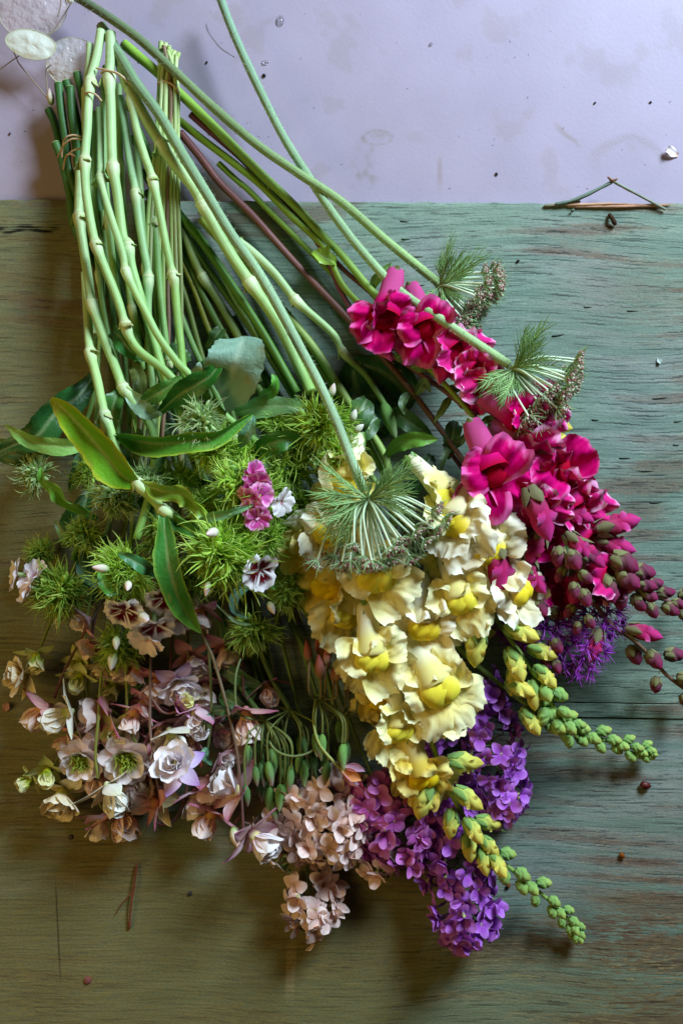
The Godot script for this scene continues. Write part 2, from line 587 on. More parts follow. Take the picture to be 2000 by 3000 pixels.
# old green paint on plywood: colour and relief
func board_maps() -> Array:
	var w := 1100
	var h := 1190
	var grain := noise_image(40, h, 0.30, 3, 11, w, h)
	var grain2 := noise_image(120, h, 0.34, 3, 12, w, h)
	var streak := noise_image(20, h / 3, 0.11, 4, 13, w, h)
	var wear := noise_image(w / 4, h / 2, 0.011, 4, 14, w, h)
	var tone := noise_image(w / 8, h / 8, 0.025, 3, 15, w, h)
	var speck := noise_image(w / 3, h, 0.25, 2, 16, w, h)
	var warp := noise_image(w / 10, h / 10, 0.02, 2, 17, w, h)
	var fleck := noise_image(w / 2, h, 0.45, 3, 18, w, h)
	var col := PackedByteArray()
	var rel := PackedByteArray()
	col.resize(w * h * 3)
	rel.resize(w * h)
	var green := Color("829582")
	var grey := Color("8d938a")
	var deep := Color("6c8270")
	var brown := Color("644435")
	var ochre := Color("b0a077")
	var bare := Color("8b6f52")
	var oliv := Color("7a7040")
	for y in h:
		var py := 590.0 + 2590.0 * y / h
		for x in w:
			var px := -200.0 + 2400.0 * x / w
			var at := y * w + x
			var sh := int((warp[at] - 128) * 0.10)
			var yy := clampi(y + sh, 0, h - 1)
			var gi := yy * w + x
			var g1 := grain[gi] / 255.0
			var g2 := grain2[gi] / 255.0
			var st := streak[gi] / 255.0
			var wr := wear[at] / 255.0
			var tn := tone[at] / 255.0
			var sp := speck[at] / 255.0
			# how coarse and cracked the grain is: strong at the upper right, faint lower left
			var rough := clampf(0.42 + 0.45 * smoothstep(700, 1500, px) - 0.25 * smoothstep(2150, 2700, py) + 0.5 * (wr - 0.5), 0.12, 1.0)
			var crack := smoothstep(0.34, 0.16, g1) * rough
			crack = maxf(crack, smoothstep(0.33, 0.18, g2) * rough * 0.8 * smoothstep(0.4, 0.6, st))
			var r := green.r; var g := green.g; var b := green.b
			var k := smoothstep(0.35, 0.75, tn) * 0.7
			r = lerpf(r, grey.r, k); g = lerpf(g, grey.g, k); b = lerpf(b, grey.b, k)
			k = smoothstep(0.55, 0.25, st) * 0.6
			r = lerpf(r, deep.r, k); g = lerpf(g, deep.g, k); b = lerpf(b, deep.b, k)
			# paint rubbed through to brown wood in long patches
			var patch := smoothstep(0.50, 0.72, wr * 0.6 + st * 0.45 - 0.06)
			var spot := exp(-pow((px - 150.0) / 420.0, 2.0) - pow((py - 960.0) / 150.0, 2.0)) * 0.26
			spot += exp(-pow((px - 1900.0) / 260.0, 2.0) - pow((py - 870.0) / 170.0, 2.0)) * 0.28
			spot += exp(-pow((px - 2000.0) / 330.0, 2.0) - pow((py - 2900.0) / 330.0, 2.0)) * 1.1  # corner wear, deepened to paint in the window light missing there
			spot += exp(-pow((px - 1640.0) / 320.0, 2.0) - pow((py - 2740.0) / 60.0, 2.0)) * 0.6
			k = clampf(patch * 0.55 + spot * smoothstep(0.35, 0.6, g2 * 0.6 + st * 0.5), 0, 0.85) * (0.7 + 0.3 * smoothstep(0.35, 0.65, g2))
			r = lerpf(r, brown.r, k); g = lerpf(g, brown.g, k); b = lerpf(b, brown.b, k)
			# pale yellowish fibres standing out where the paint has worn thin
			var thin := smoothstep(0.56, 0.75, g2) * (0.25 + 0.75 * smoothstep(2300, 2900, py)) * smoothstep(0.42, 0.68, wr + 0.25 * (st - 0.5))
			k = thin * 0.8
			r = lerpf(r, ochre.r, k); g = lerpf(g, ochre.g, k); b = lerpf(b, ochre.b, k)
			# olive wear on the left, with bouquet shade painted in, mostly lower left
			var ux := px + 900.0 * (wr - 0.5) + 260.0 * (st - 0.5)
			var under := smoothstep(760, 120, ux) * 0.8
			under = maxf(under, smoothstep(2250, 2650, py + 500.0 * (wr - 0.5)) * smoothstep(1420, 1150, px + 0.45 * (py - 2800.0) + 160.0 * (wr - 0.5)))  # bouquet shadow painted into the colour, with its soft slanting right edge
			under = maxf(under, 0.55 * smoothstep(2560, 2950, py + 300.0 * (st - 0.5)))  # olive glaze, stronger towards the bottom
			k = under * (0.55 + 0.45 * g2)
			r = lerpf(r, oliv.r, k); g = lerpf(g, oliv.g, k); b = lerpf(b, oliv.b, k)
			k = smoothstep(0.80, 0.90, sp) * 0.35
			r = lerpf(r, bare.r, k); g = lerpf(g, bare.g, k); b = lerpf(b, bare.b, k)
			k = 1.0 - 0.40 * crack
			var fk := fleck[at] / 255.0
			k *= (0.80 + 0.22 * g1 + 0.14 * g2) * (0.88 + 0.24 * fk)
			# the crack open in the board at the upper left, and a few scratches across the grain
			var gash := smoothstep(9.0, 2.0, absf(py - 672.0 - 5.0 * sin(px * 0.06) - 30.0 * (g1 - 0.5))) * smoothstep(185, 150, px) * smoothstep(-60, 30, px)
			k *= 1.0 - 0.8 * gash
			var cut := smoothstep(3.5, 1.0, absf(px - 168.0 - (py - 2700.0) * 0.05)) * smoothstep(2560, 2640, py) * smoothstep(2900, 2800, py)
			k *= 1.0 - 0.35 * cut
			var smear := smoothstep(18.0, 9.0, absf(px - 852.0 + (py - 2800.0) * 0.05)) * smoothstep(2740, 2790, py) * smoothstep(2960, 2860, py) * 0.5
			r = lerpf(r, ochre.r, smear); g = lerpf(g, ochre.g, smear); b = lerpf(b, ochre.b, smear)
			col[at * 3] = int(clampf(r * k, 0, 1) * 255.0)
			col[at * 3 + 1] = int(clampf(g * k, 0, 1) * 255.0)
			col[at * 3 + 2] = int(clampf(b * k, 0, 1) * 255.0)
			rel[at] = int(clampf(0.55 + 0.30 * (g1 - 0.5) * (0.4 + rough) + 0.25 * (g2 - 0.5) + 0.22 * (fk - 0.5) - 0.42 * crack - 0.5 * gash - 0.12 * patch - 0.1 * cut + 0.06 * thin, 0, 1) * 255.0)
	var a := Image.create_from_data(w, h, false, Image.FORMAT_RGB8, col)
	var d := Image.create_from_data(w, h, false, Image.FORMAT_L8, rel)
	return [ImageTexture.create_from_image(a), ImageTexture.create_from_image(d)]

# white laminate with faint stains and specks
func table_maps() -> Array:
	var w := 1100
	var h := 440
	var mott := noise_image(w / 4, h / 4, 0.03, 4, 21, w, h)
	var tex := noise_image(w, h, 0.35, 2, 22, w, h)
	var blot := noise_image(w / 2, h / 2, 0.018, 4, 23, w, h)
	var col := PackedByteArray()
	col.resize(w * h * 3)
	for y in h:
		var py := -260.0 + 960.0 * y / h
		for x in w:
			var px := -200.0 + 2400.0 * x / w
			var at := y * w + x
			var k := 0.965 + 0.05 * (mott[at] / 255.0 - 0.5) + 0.03 * (tex[at] / 255.0 - 0.5)
			var s := smoothstep(0.66, 0.82, blot[at] / 255.0) * 0.035
			var b := blot[at] / 255.0
			# the dried splashes: one left of the middle, a long curved smear on the right
			var q := Vector2(px - 1105.0, py - 430.0)
			s += 0.14 * smoothstep(80, 20, q.length()) * smoothstep(0.42, 0.60, b)
			s += 0.10 * smoothstep(0.35, 0.6, tex[at] / 255.0) * smoothstep(8, 2, absf(Vector2(q.x * 0.8, (q.y + 40.0) * 1.6).length() - 34.0 - 12.0 * (b - 0.5)))
			s += 0.10 * smoothstep(60, 20, Vector2(px - 1060, py - 500).length()) * smoothstep(0.45, 0.55, b)
			var arc := absf(Vector2((px - 1850.0) * 0.85, (py - 480.0) * 1.0).length() - 88.0 - 30.0 * (b - 0.5))
			s += 0.08 * smoothstep(20, 3, arc) * smoothstep(0.3, 0.6, tex[at] / 255.0) * smoothstep(520, 400, py) * smoothstep(1690, 1760, px)
			var sm := absf(py - 370.0 - (px - 1650.0) * 0.7 - 30.0 * (b - 0.5))
			s += 0.09 * smoothstep(13, 3, sm) * smoothstep(1620, 1650, px) * smoothstep(1720, 1680, px)
			s += 0.08 * smoothstep(10, 4, absf(px - 1290.0)) * smoothstep(430, 470, py) * smoothstep(560, 500, py)
			col[at * 3] = int(clampf(0.70 * k * (1.0 - s * 0.75), 0, 1) * 255.0)
			col[at * 3 + 1] = int(clampf(0.645 * k * (1.0 - s * 0.9), 0, 1) * 255.0)
			col[at * 3 + 2] = int(clampf(0.71 * k * (1.0 - s * 1.5), 0, 1) * 255.0)
	var im := Image.create_from_data(w, h, false, Image.FORMAT_RGB8, col)
	var r := RandomNumberGenerator.new()
	r.seed = 77
	for i in 130:
		var x := r.randi_range(2, w - 8)
		var y := r.randi_range(2, h - 5)
		var d := r.randf_range(0.45, 0.9)
		var c0 := im.get_pixel(x, y)
		for k in r.randi_range(1, 3):
			im.set_pixel(clampi(x + (k if i % 3 else 0), 0, w - 1), clampi(y - (k if i % 2 else 0), 0, h - 1), c0 * Color(d, d * 0.98, d * 0.97))
	var relief := noise_image(w / 2, h / 2, 0.3, 3, 29, w, h)
	return [ImageTexture.create_from_image(im), ImageTexture.create_from_image(Image.create_from_data(w, h, false, Image.FORMAT_L8, relief))]

# a flat-topped slab: outline corners (counter to nothing in particular), top at y, thickness down, edge rounded by e
func slab(x0: float, x1: float, z0: float, z1: float, y: float, thick: float, cell: float, rag := 0.0) -> Geo:
	var g := Geo.new()
	var nx := maxi(1, int((x1 - x0) / cell))
	var rows := [[z0 - 0.0, y - thick], [z0, y - 0.0012], [z0 + 0.0009, y - 0.0002], [z0 + 0.004, y], [z1, y], [z1, y - thick]]
	for r in rows.size():
		for i in nx + 1:
			var x := lerpf(x0, x1, float(i) / nx)
			var z: float = rows[r][0]
			if r < 3:
				z += rag * (wob.get_noise_2d(x * 2400.0, 5.0) + 0.5 * wob.get_noise_2d(x * 9000.0, 9.0)) + (x * 0.006)
			g.v.append(Vector3(x, rows[r][1], z))
			g.t.append(Vector2((x - x0) / (x1 - x0), (z - z0) / (z1 - z0)))
	for r in rows.size() - 1:
		for i in nx:
			var a := r * (nx + 1) + i
			g.quad(a, a + 1, a + nx + 2, a + nx + 1)
	return g

func build_setting() -> void:
	# the white table top the board lies on
	var tm := table_maps()
	var table := StandardMaterial3D.new()
	table.albedo_texture = tm[0]
	table.roughness = 0.5
	table.metallic_specular = 0.35
	table.heightmap_enabled = true
	table.heightmap_texture = tm[1]
	table.heightmap_scale = 0.006
	var g := slab(-0.30, 0.30, -0.44, -0.20, -0.009, 0.02, 0.02)
	var t := part("table_top", g, table, self)
	t.set_meta("kind", "structure")
	t.set_meta("label", "white laminate table top with faint stains and specks")
	# the board
	var bm := board_maps()
	var paint := StandardMaterial3D.new()
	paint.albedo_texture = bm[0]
	paint.roughness = 0.72
	paint.metallic_specular = 0.32
	paint.heightmap_enabled = true
	paint.heightmap_texture = bm[1]
	paint.heightmap_scale = 0.042
	M.paint = paint
	var board := thing("painted_board", "weathered green painted plywood board with worn brown grain under the flowers", "board", Vector3.ZERO)
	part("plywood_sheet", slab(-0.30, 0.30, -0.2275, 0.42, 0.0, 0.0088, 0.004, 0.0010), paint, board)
	# the narrow strip let into the board at the lower right, standing a hair proud between two dark joints
	var strip := Geo.new()
	var n := 40
	for r in 4:
		for i in n + 1:
			var x := lerpf(0.055, 0.30, float(i) / n)
			var z: float = 0.1395 + (x - 0.15) * 0.016 + [0.0, 0.0004, 0.0098, 0.0102][r] + 0.0003 * wob.get_noise_2d(x * 3000.0, r * 40.0)
			strip.v.append(Vector3(x, [0.0001, 0.0013, 0.0012, 0.0001][r], z))
			strip.t.append(Vector2((x + 0.30) / 0.60, (z + 0.2275) / 0.6475))
	for r in 3:
		for i in n:
			var a := r * (n + 1) + i
			strip.quad(a, a + 1, a + n + 2, a + n + 1)
	part("inlaid_strip", strip, paint, board)
	for side in 2:
		var j := Geo.new()
		for r in 2:
			for i in n + 1:
				var x := lerpf(0.055, 0.30, float(i) / n)
				var z: float = 0.1395 + (x - 0.15) * 0.016 + (0.0104 if side else -0.0009) + r * (0.0005 + 0.0005 * wob.get_noise_2d(x * 2000.0, 3.0))
				j.v.append(Vector3(x, 0.0003, z))
				j.c.append(C("1c1a15"))
		for i in n:
			j.quad(i, i + 1, i + n + 2, i + n + 1)
		part("joint_gap", j, M.dry, board)
	# rusty nail heads and splinters that still hang on the board's edge
	for q in [[257.0, 2872.0, 12.0, "7a2f1c"], [556.0, 2618.0, 7.0, "1c1712"], [208.0, 2452.0, 8.0, "33251a"]]:
		var h := Geo.new()
		lathe(h, Transform3D(Basis(Vector3.RIGHT, -PI / 2), P(q[0], q[1], 0.0)), [[0.0, q[2] * PX], [0.0007, q[2] * PX * 0.9], [0.0011, q[2] * PX * 0.5], [0.0011, 0.0]], [C(q[3]), C(q[3]).lightened(0.06)], 12, 1.0, 0.3)
		part("nail_head", h, M.dry, board)
	for q in [[1600.0, 600.0, 1800.0, 596.0, "dcae88", 9.0], [1660.0, 606.0, 1960.0, 601.0, "d8a684", 8.0], [1785.0, 597.0, 1965.0, 600.0, "d09a74", 6.0], [1590.0, 604.0, 1700.0, 590.0, "7d8f7c", 10.0]]:
		var s := Geo.new()
		var p := curve(PackedVector3Array([P(q[0], q[1], 1.0), P((q[0] + q[2]) / 2, (q[1] + q[3]) / 2 + 2, 1.8), P(q[2], q[3], 1.0)]), 8)
		var rad := PackedFloat32Array()
		var cc := PackedColorArray()
		for i in p.size():
			var u := float(i) / (p.size() - 1)
			rad.append(q[5] * 0.5 * PX * sqrt(maxf(0.02, 1.0 - pow(2.0 * u - 1.0, 4.0))) * (1.0 + 0.5 * wob.get_noise_2d(u * 400.0, q[0])))
			cc.append(C(q[4]).lerp(C("8e6c52"), 0.5 + 0.5 * wob.get_noise_2d(u * 300.0, q[1])))
		tube(s, p, rad, cc, 5)
		part("splinter", s, M.dry, board)
	# flakes of lifted paint along the grain
	for i in 46:
		var fx := R(1150, 1990)
		var fy := R(640, 2040)
		var f := Geo.new()
		hair(f, P(fx, fy, 0.2), Vector3(1, 0.10, R(-0.15, 0.15)), R(14, 46) * PX, R(2.0, 4.0) * PX, Vector3(0, -0.3, 0), C("6f8373"), C("4a4a3c"), 4)
		part("paint_flake", f, M.dry, board)

# ---------------------------------------------------------------- flowers, each built once in a few variants and copied
var bank := {}

func stock(key: String) -> Node3D:
	var list: Array = bank[key]
	return list[rng.randi_range(0, list.size() - 1)]

func place(parent: Node3D, key: String, called: String, at: Vector3, b: Basis, s := 1.0, pick := -1) -> Node3D:
	var list: Array = bank[key]
	var src: Node3D = list[pick % list.size()] if pick >= 0 else stock(key)
	var o: Node3D = src.duplicate()
	o.name = called
	parent.add_child(o, true)
	o.transform = Transform3D(b.scaled_local(Vector3.ONE * s), at - parent.position)
	return o

func seat(g: Geo, m: Material) -> MeshInstance3D:
	var o := MeshInstance3D.new()
	o.mesh = g.mesh()
	o.mesh.surface_set_material(0, m)
	return o

# snapdragon in full bloom: z runs from the tube to the skirt, y to the eye
func snapdragon(pal: Dictionary, v: int) -> Node3D:
	var tube_g := Geo.new()
	var tc: Array = [pal.calyx, pal.tube.lerp(pal.calyx, 0.5), pal.tube, pal.tube, pal.lip]
	var bx := Transform3D(Basis(Vector3.RIGHT, deg_to_rad(-14)), Vector3(0, -0.003, -0.031))
	lathe(tube_g, bx, [[0.0, 0.0012], [0.001, 0.0042], [0.006, 0.0054], [0.014, 0.0058], [0.022, 0.0072], [0.029, 0.0082], [0.031, 0.006]], tc, 14, 0.85, 0.18)
	var o := seat(tube_g, M.petal)
	# green sepals at the foot of the tube
	for k in 5:
		var s := Geo.new()
		petal(s, Transform3D(Basis(Vector3(0, 0, 1), TAU * k / 5 + 0.3) * Basis(Vector3.RIGHT, -0.12), Vector3(0, -0.003, -0.031)) * Transform3D(Basis.IDENTITY, Vector3(0, 0.0044, 0)), 0.009, 0.006, {"tip": 1.0, "bend": 20.0, "c0": pal.green, "c1": pal.green, "nu": 4, "nv": 4, "cup": -0.4})
		part("sepal", s, M.leaf, o)
	# the swollen yellow palate that closes the throat: two soft swellings with a crease between
	var dome := Geo.new()
	for k in [-1, 1]:
		var prof := []
		var dc := []
		for i in 10:
			var a := PI * i / 9.0
			prof.append([-cos(a) * 0.0082, maxf(0.0, sin(a)) * 0.0086])
			dc.append(pal.lip.lerp(pal.palate, smoothstep(0.12, 0.5, i / 9.0)))
		lathe(dome, Transform3D(Basis(Vector3.RIGHT, deg_to_rad(R(-4, 14))) * Basis(Vector3.UP, k * 0.10), Vector3(k * 0.0024, 0.0026, 0.0008)), prof, dc, 18, 0.72, 0.30)
	for i in dome.v.size():
		var q: Vector3 = dome.v[i]
		dome.c[i] = pal.lip.lerp(pal.palate, smoothstep(-0.0005, 0.0085, q.y + 0.5 * q.z + 0.0014 * wob.get_noise_2d(q.x * 6000.0, q.z * 6000.0)))
		dome.v[i] = Vector3(q.x * 0.92, q.y - 0.0011 * exp(-pow(q.x / 0.0013, 2.0)), q.z * 0.9) + Vector3(0, 0.0006, 0) * wob.get_noise_2d(q.x * 9000.0 + v * 50.0, q.z * 9000.0)
	part("palate", dome, M.velvet, o)
	# skirt of broad ruffled lobes
	var n := 3
	for k in n:
		var s := Geo.new()
		var ang := (k - 1) * R(36, 50)
		petal(s, Transform3D(Basis(Vector3.UP, deg_to_rad(ang + R(-8, 8))), Vector3(0, -0.0015 + 0.0009 * (k % 2), 0.001)), R(0.021, 0.026), R(0.027, 0.034), {
			"open": R(0, 24), "bend": R(-75, -10), "cup": R(-0.15, 0.18), "ruf": R(0.07, 0.12), "waves": R(1.2, 2.2), "ph": R(0, 2), "neck": 0.55, "round": 0.34, "notch": R(0.0, 0.16), "teeth": 0.10,
			"c0": pal.lip.lerp(pal.palate, 0.55), "c1": pal.lip, "c2": pal.edge, "nu": 12, "nv": 28, "vein": 0.03, "crimp": 0.016, "crump": 0.11})
		part("lip_lobe", s, M.petal, o)
	# the upper lip: two lobes flung back to the sides, their crumpled edges standing up, and a fold over the palate
	for k in [-1, 1]:
		var s := Geo.new()
		petal(s, Transform3D(Basis(Vector3.UP, deg_to_rad(k * R(62, 104))), Vector3(0.0035 * k, 0.0028, -0.005)), R(0.014, 0.019), R(0.018, 0.026), {
			"open": R(10, 52), "bend": R(-90, 30), "cup": R(-0.2, 0.3), "ruf": R(0.08, 0.14), "waves": R(1.2, 2.2), "ph": R(0, 2), "neck": 0.6, "round": 0.3, "teeth": 0.06, "notch": R(0.0, 0.1),
			"c0": pal.tube.lerp(pal.palate, 0.18), "c1": pal.lip, "c2": pal.edge, "nu": 11, "nv": 26, "vein": 0.03, "crimp": 0.018, "crump": 0.12})
		part("lip_lobe", s, M.petal, o)
	var hood := Geo.new()
	petal(hood, Transform3D(Basis(Vector3.UP, R(-0.5, 0.5)), Vector3(R(-0.002, 0.002), 0.0042, -0.0135)), R(0.010, 0.0145), R(0.020, 0.028), {
		"open": R(28, 64), "bend": R(-60, 10), "cup": R(-0.3, 0.2), "ruf": R(0.12, 0.20), "waves": R(1.4, 2.4), "ph": R(0, 2), "neck": 0.7, "round": 0.28, "notch": R(0.05, 0.25), "teeth": 0.05,
		"c0": pal.tube, "c1": pal.lip.lerp(pal.palate, 0.12), "c2": pal.edge, "nu": 11, "nv": 26, "vein": 0.03, "crimp": 0.018, "crump": 0.12})
	part("hood", hood, M.petal, o)
	return o

# pink snapdragon: fewer, bigger crumpled lobes with the red throat showing
func wide_snapdragon(pal: Dictionary, v: int) -> Node3D:
	var tube_g := Geo.new()
	lathe(tube_g, Transform3D(Basis(Vector3.RIGHT, deg_to_rad(-18)), Vector3(0, -0.004, -0.030)), [[0.0, 0.0015], [0.001, 0.0046], [0.007, 0.0060], [0.016, 0.0066], [0.024, 0.0080], [0.030, 0.0090]], [pal.calyx, pal.tube, pal.tube, pal.tube, pal.lip, pal.throat], 14, 0.85, 0.2)
	var o := seat(tube_g, M.velvet)
	for k in 4:
		var s := Geo.new()
		petal(s, Transform3D(Basis(Vector3(0, 0, 1), TAU * k / 4 + 0.3), Vector3(0, -0.004, -0.031)) * Transform3D(Basis.IDENTITY, Vector3(0, 0.0046, 0)), 0.008, 0.006, {"tip": 1.0, "bend": 20.0, "c0": pal.green, "c1": pal.green, "nu": 4, "nv": 4, "cup": -0.4})
		part("sepal", s, M.leaf, o)
	var dome := Geo.new()
	var prof := []
	var dc := []
	for i in 8:
		var a := PI * i / 7.0
		prof.append([-cos(a) * 0.007, maxf(0.0, sin(a)) * 0.0085])
		dc.append(pal.throat)
	lathe(dome, Transform3D(Basis(Vector3.RIGHT, 0.1), Vector3(0, 0.0015, -0.001)), prof, dc, 16, 0.7, 0.3)
	part("palate", dome, M.velvet, o)
	for k in 5:
		var s := Geo.new()
		var ang: float = [-48.0, 8.0, 58.0, 128.0, -122.0][k] + R(-14, 14)
		var lift: float = [18.0, 6.0, 18.0, 62.0, 58.0][k] + R(-12, 12)
		petal(s, Transform3D(Basis(Vector3.UP, deg_to_rad(ang)), Vector3(0, 0.0006 * k, 0.0)), R(0.019, 0.026), R(0.022, 0.030), {
			"open": lift, "bend": R(-75, -10), "cup": R(-0.15, 0.2), "ruf": R(0.10, 0.17), "waves": R(1.8, 2.8), "ph": R(0, 2), "neck": 0.5, "round": 0.32, "notch": R(0.0, 0.12), "teeth": 0.04,
			"c0": pal.throat, "c1": pal.lip.lerp(pal.throat, R(0.0, 0.6)), "c2": pal.lip, "ce": pal.edge, "edge": R(0.06, 0.24), "nu": 11, "nv": 24, "vein": 0.05, "m0": 0.5, "crimp": 0.03, "crump": 0.12})
		part("lip_lobe", s, M.velvet, o)
	return o

# a snapdragon bud: z from stalk to tip
func snap_bud(c0: Color, c1: Color, c2: Color, green: Color, long: float, open: float, slim := 1.0) -> Node3D:
	var g := Geo.new()
	var prof := []
	var cc := []
	for i in 11:
		var t := i / 10.0
		var r := 0.0046 * slim * pow(sin(PI * pow(t, 0.82)), 0.62) * (1.0 + 0.16 * t)
		if i == 0 or i == 10:
			r = 0.0002
		prof.append([t * long, r])
		cc.append(c0.lerp(c1, smoothstep(0.15, 0.6, t)).lerp(c2, smoothstep(0.55, 1.0, t)))
	lathe(g, Transform3D.IDENTITY, prof, cc, 16, 0.86, 0.42, 0.34)
	var o := seat(g, M.velvet)
	for k in 4:
		var s := Geo.new()
		var b := Basis(Vector3(0, 0, 1), TAU * k / 4 + R(-0.2, 0.2))
		petal(s, Transform3D(b, b * Vector3(0, 0.0030, 0.0006)), long * R(0.34, 0.50), 0.0052, {"tip": 0.8, "open": 32.0, "bend": -30.0, "cup": -0.55, "c0": green.darkened(0.15), "c1": green, "nu": 5, "nv": 5, "wide": 0.4, "neck": 0.6})
		part("sepal", s, M.fuzzy, o)
	# the lips folded over each other at the tip
	if open > 0.0:
		for k in [-1, 1]:
			var s := Geo.new()
			petal(s, Transform3D(Basis(Vector3(0, 0, 1), k * 0.5), Vector3(0, 0.0030, long * 0.50)), long * 0.40, 0.0085, {"open": 24.0, "bend": -135.0, "cup": -0.5, "ruf": 0.05, "c0": c1, "c1": c2, "c2": c2.lightened(0.12), "nu": 7, "nv": 6, "neck": 0.7, "round": 0.3})
			part("folded_lip", s, M.velvet, o)
	return o

# head of sweet william: a shaggy ball of hair-fine bracts round a cluster of green calyces; y outwards
func shaggy(n: int, rad: float, c0: Color, c1: Color, c2: Color) -> Node3D:
	var core := Geo.new()
	var tufts := []
	for k in 17:
		var a := TAU * k * 0.618
		var z := 1.0 - 1.15 * (k + 0.5) / 17.0
		var d := Vector3(cos(a) * sqrt(maxf(0.0, 1.0 - z * z)), z, sin(a) * sqrt(maxf(0.0, 1.0 - z * z)))
		d = (d + Vector3(R(-1, 1), R(-1, 1), R(-1, 1)) * 0.28).normalized()
		tufts.append(d * R(0.75, 1.15))
	for k in 40:
		var d: Vector3 = tufts[k % 17]
		var e := (d + Vector3(R(-1, 1), R(-1, 1), R(-1, 1)) * 0.22).normalized()
		var b := Basis.looking_at(-e, Vector3(0.3, 0.2, 1).normalized())
		lathe(core, Transform3D(b, e * rad * R(0.10, 0.34) * d.length()), [[0, 0.0008], [rad * 0.14, 0.0018], [rad * 0.28, 0.0020], [rad * 0.38, 0.0012], [rad * 0.44, 0.0003]], [c0, c0.lerp(c1, 0.5), c1, c1.lerp(c2, 0.4)], 6)
	var o := seat(core, M.bract)
	var g := Geo.new()
	for k in n:
		var d: Vector3 = tufts[rng.randi_range(0, 16)]
		var j := Vector3(R(-1, 1), R(-1, 1), R(-1, 1))
		var from := d * rad * R(0.12, 0.50) + j * rad * 0.10
		var dir := d + j * R(0.2, 0.95)
		var pull := (Vector3(R(-1, 1), R(-0.6, 0.8), R(-1, 1)) - d * 0.3) * R(0.3, 2.4)
		var tint := R(0, 1)
		hair(g, from, dir, rad * R(0.28, 0.80) * d.length(), R(0.00045, 0.00095), pull, c0.lerp(c1, 0.2 + tint * 0.6), c1.lerp(c2, tint), 6)
	var br := MeshInstance3D.new()
	br.name = "bracts"
	br.mesh = g.mesh()
	br.mesh.surface_set_material(0, M.bract)
	br.set_meta("kind", "stuff")
	o.add_child(br, true)
	return o

# sweet william floret: five toothed petals, y outwards
func pink_floret(base: Color, mid: Color, edge: Color, blotch: float) -> Node3D:
	var g := Geo.new()
	lathe(g, Transform3D(Basis(Vector3.RIGHT, PI / 2), Vector3.ZERO), [[0.0, 0.0012], [0.006, 0.0014], [0.012, 0.0011]], [C("c8d8a0"), C("8fae58"), C("7f9c4c")], 6)
	var o := seat(g, M.bract)
	for k in 5:
		var s := Geo.new()
		petal(s, Transform3D(Basis(Vector3.UP, TAU * k / 5 + R(-0.15, 0.15)), Vector3(0, 0.0002 * k, 0)), R(0.0105, 0.0125), R(0.0105, 0.0128), {
			"open": R(8, 40), "bend": R(-40, 5), "cup": R(0.0, 0.25), "ruf": R(0.03, 0.09), "ph": R(0, 2), "waves": 2.0, "neck": 0.22, "round": 0.18, "teeth": 0.13, "c0": base, "c1": mid, "c2": mid, "m0": 0.3, "ce": edge, "edge": blotch, "nu": 8, "nv": 12, "vein": 0.05})
		part("petal", s, M.petal, o)
	return o

# closed bud, z outwards
func plump(c0: Color, c1: Color, c2: Color, long: float, wide: float, power := 0.8) -> Node3D:
	var g := Geo.new()
	var prof := []
	var cc := []
	for i in 10:
		var t := i / 9.0
		prof.append([t * long, maxf(0.0002, wide * pow(sin(PI * pow(t, power)), 0.7))])
		cc.append(c0.lerp(c1, smoothstep(0.0, 0.5, t)).lerp(c2, smoothstep(0.5, 1.0, t)))
	lathe(g, Transform3D.IDENTITY, prof, cc, 10, 1.0, 0.16)
	return seat(g, M.velvet)

# columbine: five pointed sepals behind layers of rounded petals; y is the way it faces
func columbine(pal: Dictionary, shut: float, layers: int) -> Node3D:
	var g := Geo.new()
	lathe(g, Transform3D(Basis(Vector3.RIGHT, -PI / 2), Vector3(0, -0.004, 0)), [[0.0, 0.0008], [0.002, 0.0024], [0.005, 0.0034], [0.008, 0.0030], [0.011, 0.0008]], [pal.base, pal.base, pal.heart, pal.heart], 9)
	var o := seat(g, M.velvet)
	for k in 5:
		var s := Geo.new()
		petal(s, Transform3D(Basis(Vector3.UP, TAU * k / 5 + R(-0.12, 0.12)), Vector3(0, -0.003, 0)), R(0.017, 0.021), R(0.0095, 0.012), {
			"tip": 0.9, "wide": 0.42, "neck": 0.35, "open": -18.0 + shut * 40.0 + R(-14, 14), "bend": R(-30, 40), "cup": R(0.0, 0.3), "ruf": 0.03, "ph": R(0, 2), "c0": pal.base, "c1": pal.sepal, "c2": pal.tip, "nu": 9, "nv": 8, "vein": 0.06})
		part("sepal", s, M.petal, o)
	for l in layers:
		var n := 6 - (l % 2)
		for k in n:
			var s := Geo.new()
			petal(s, Transform3D(Basis(Vector3.UP, TAU * (k + 0.5 * l) / n + R(-0.14, 0.14)), Vector3(0, -0.001 + 0.0008 * l, 0)), (0.0165 - 0.0022 * l) * R(0.92, 1.08), (0.0125 - 0.0012 * l) * R(0.9, 1.1), {
				"open": 8.0 + shut * 62.0 + 20.0 * l + R(-8, 8), "bend": 8.0 + shut * 38.0 + R(-10, 12), "cup": R(0.25, 0.5), "ruf": R(0.02, 0.06), "waves": 2.0, "ph": R(0, 2), "neck": 0.35, "round": 0.30, "notch": 0.06, "c0": pal.base, "c1": pal.petal, "c2": pal.lip, "nu": 8, "nv": 9, "vein": 0.07})
			part("petal", s, M.petal, o)
	if pal.has("tuft"):
		var t := Geo.new()
		for k in 60:
			var d := Vector3(R(-0.6, 0.6), 1, R(-0.6, 0.6))
			hair(t, Vector3(R(-1, 1), 0, R(-1, 1)) * 0.0045 + Vector3(0, 0.003, 0), d, R(0.006, 0.009), 0.0007, Vector3(R(-1, 1), 0, R(-1, 1)) * 0.4, pal.tuft, pal.tuft.lightened(0.1), 3)
		var tu := part("stamens", t, M.bract, o)
		tu.set_meta("kind", "stuff")
	return o

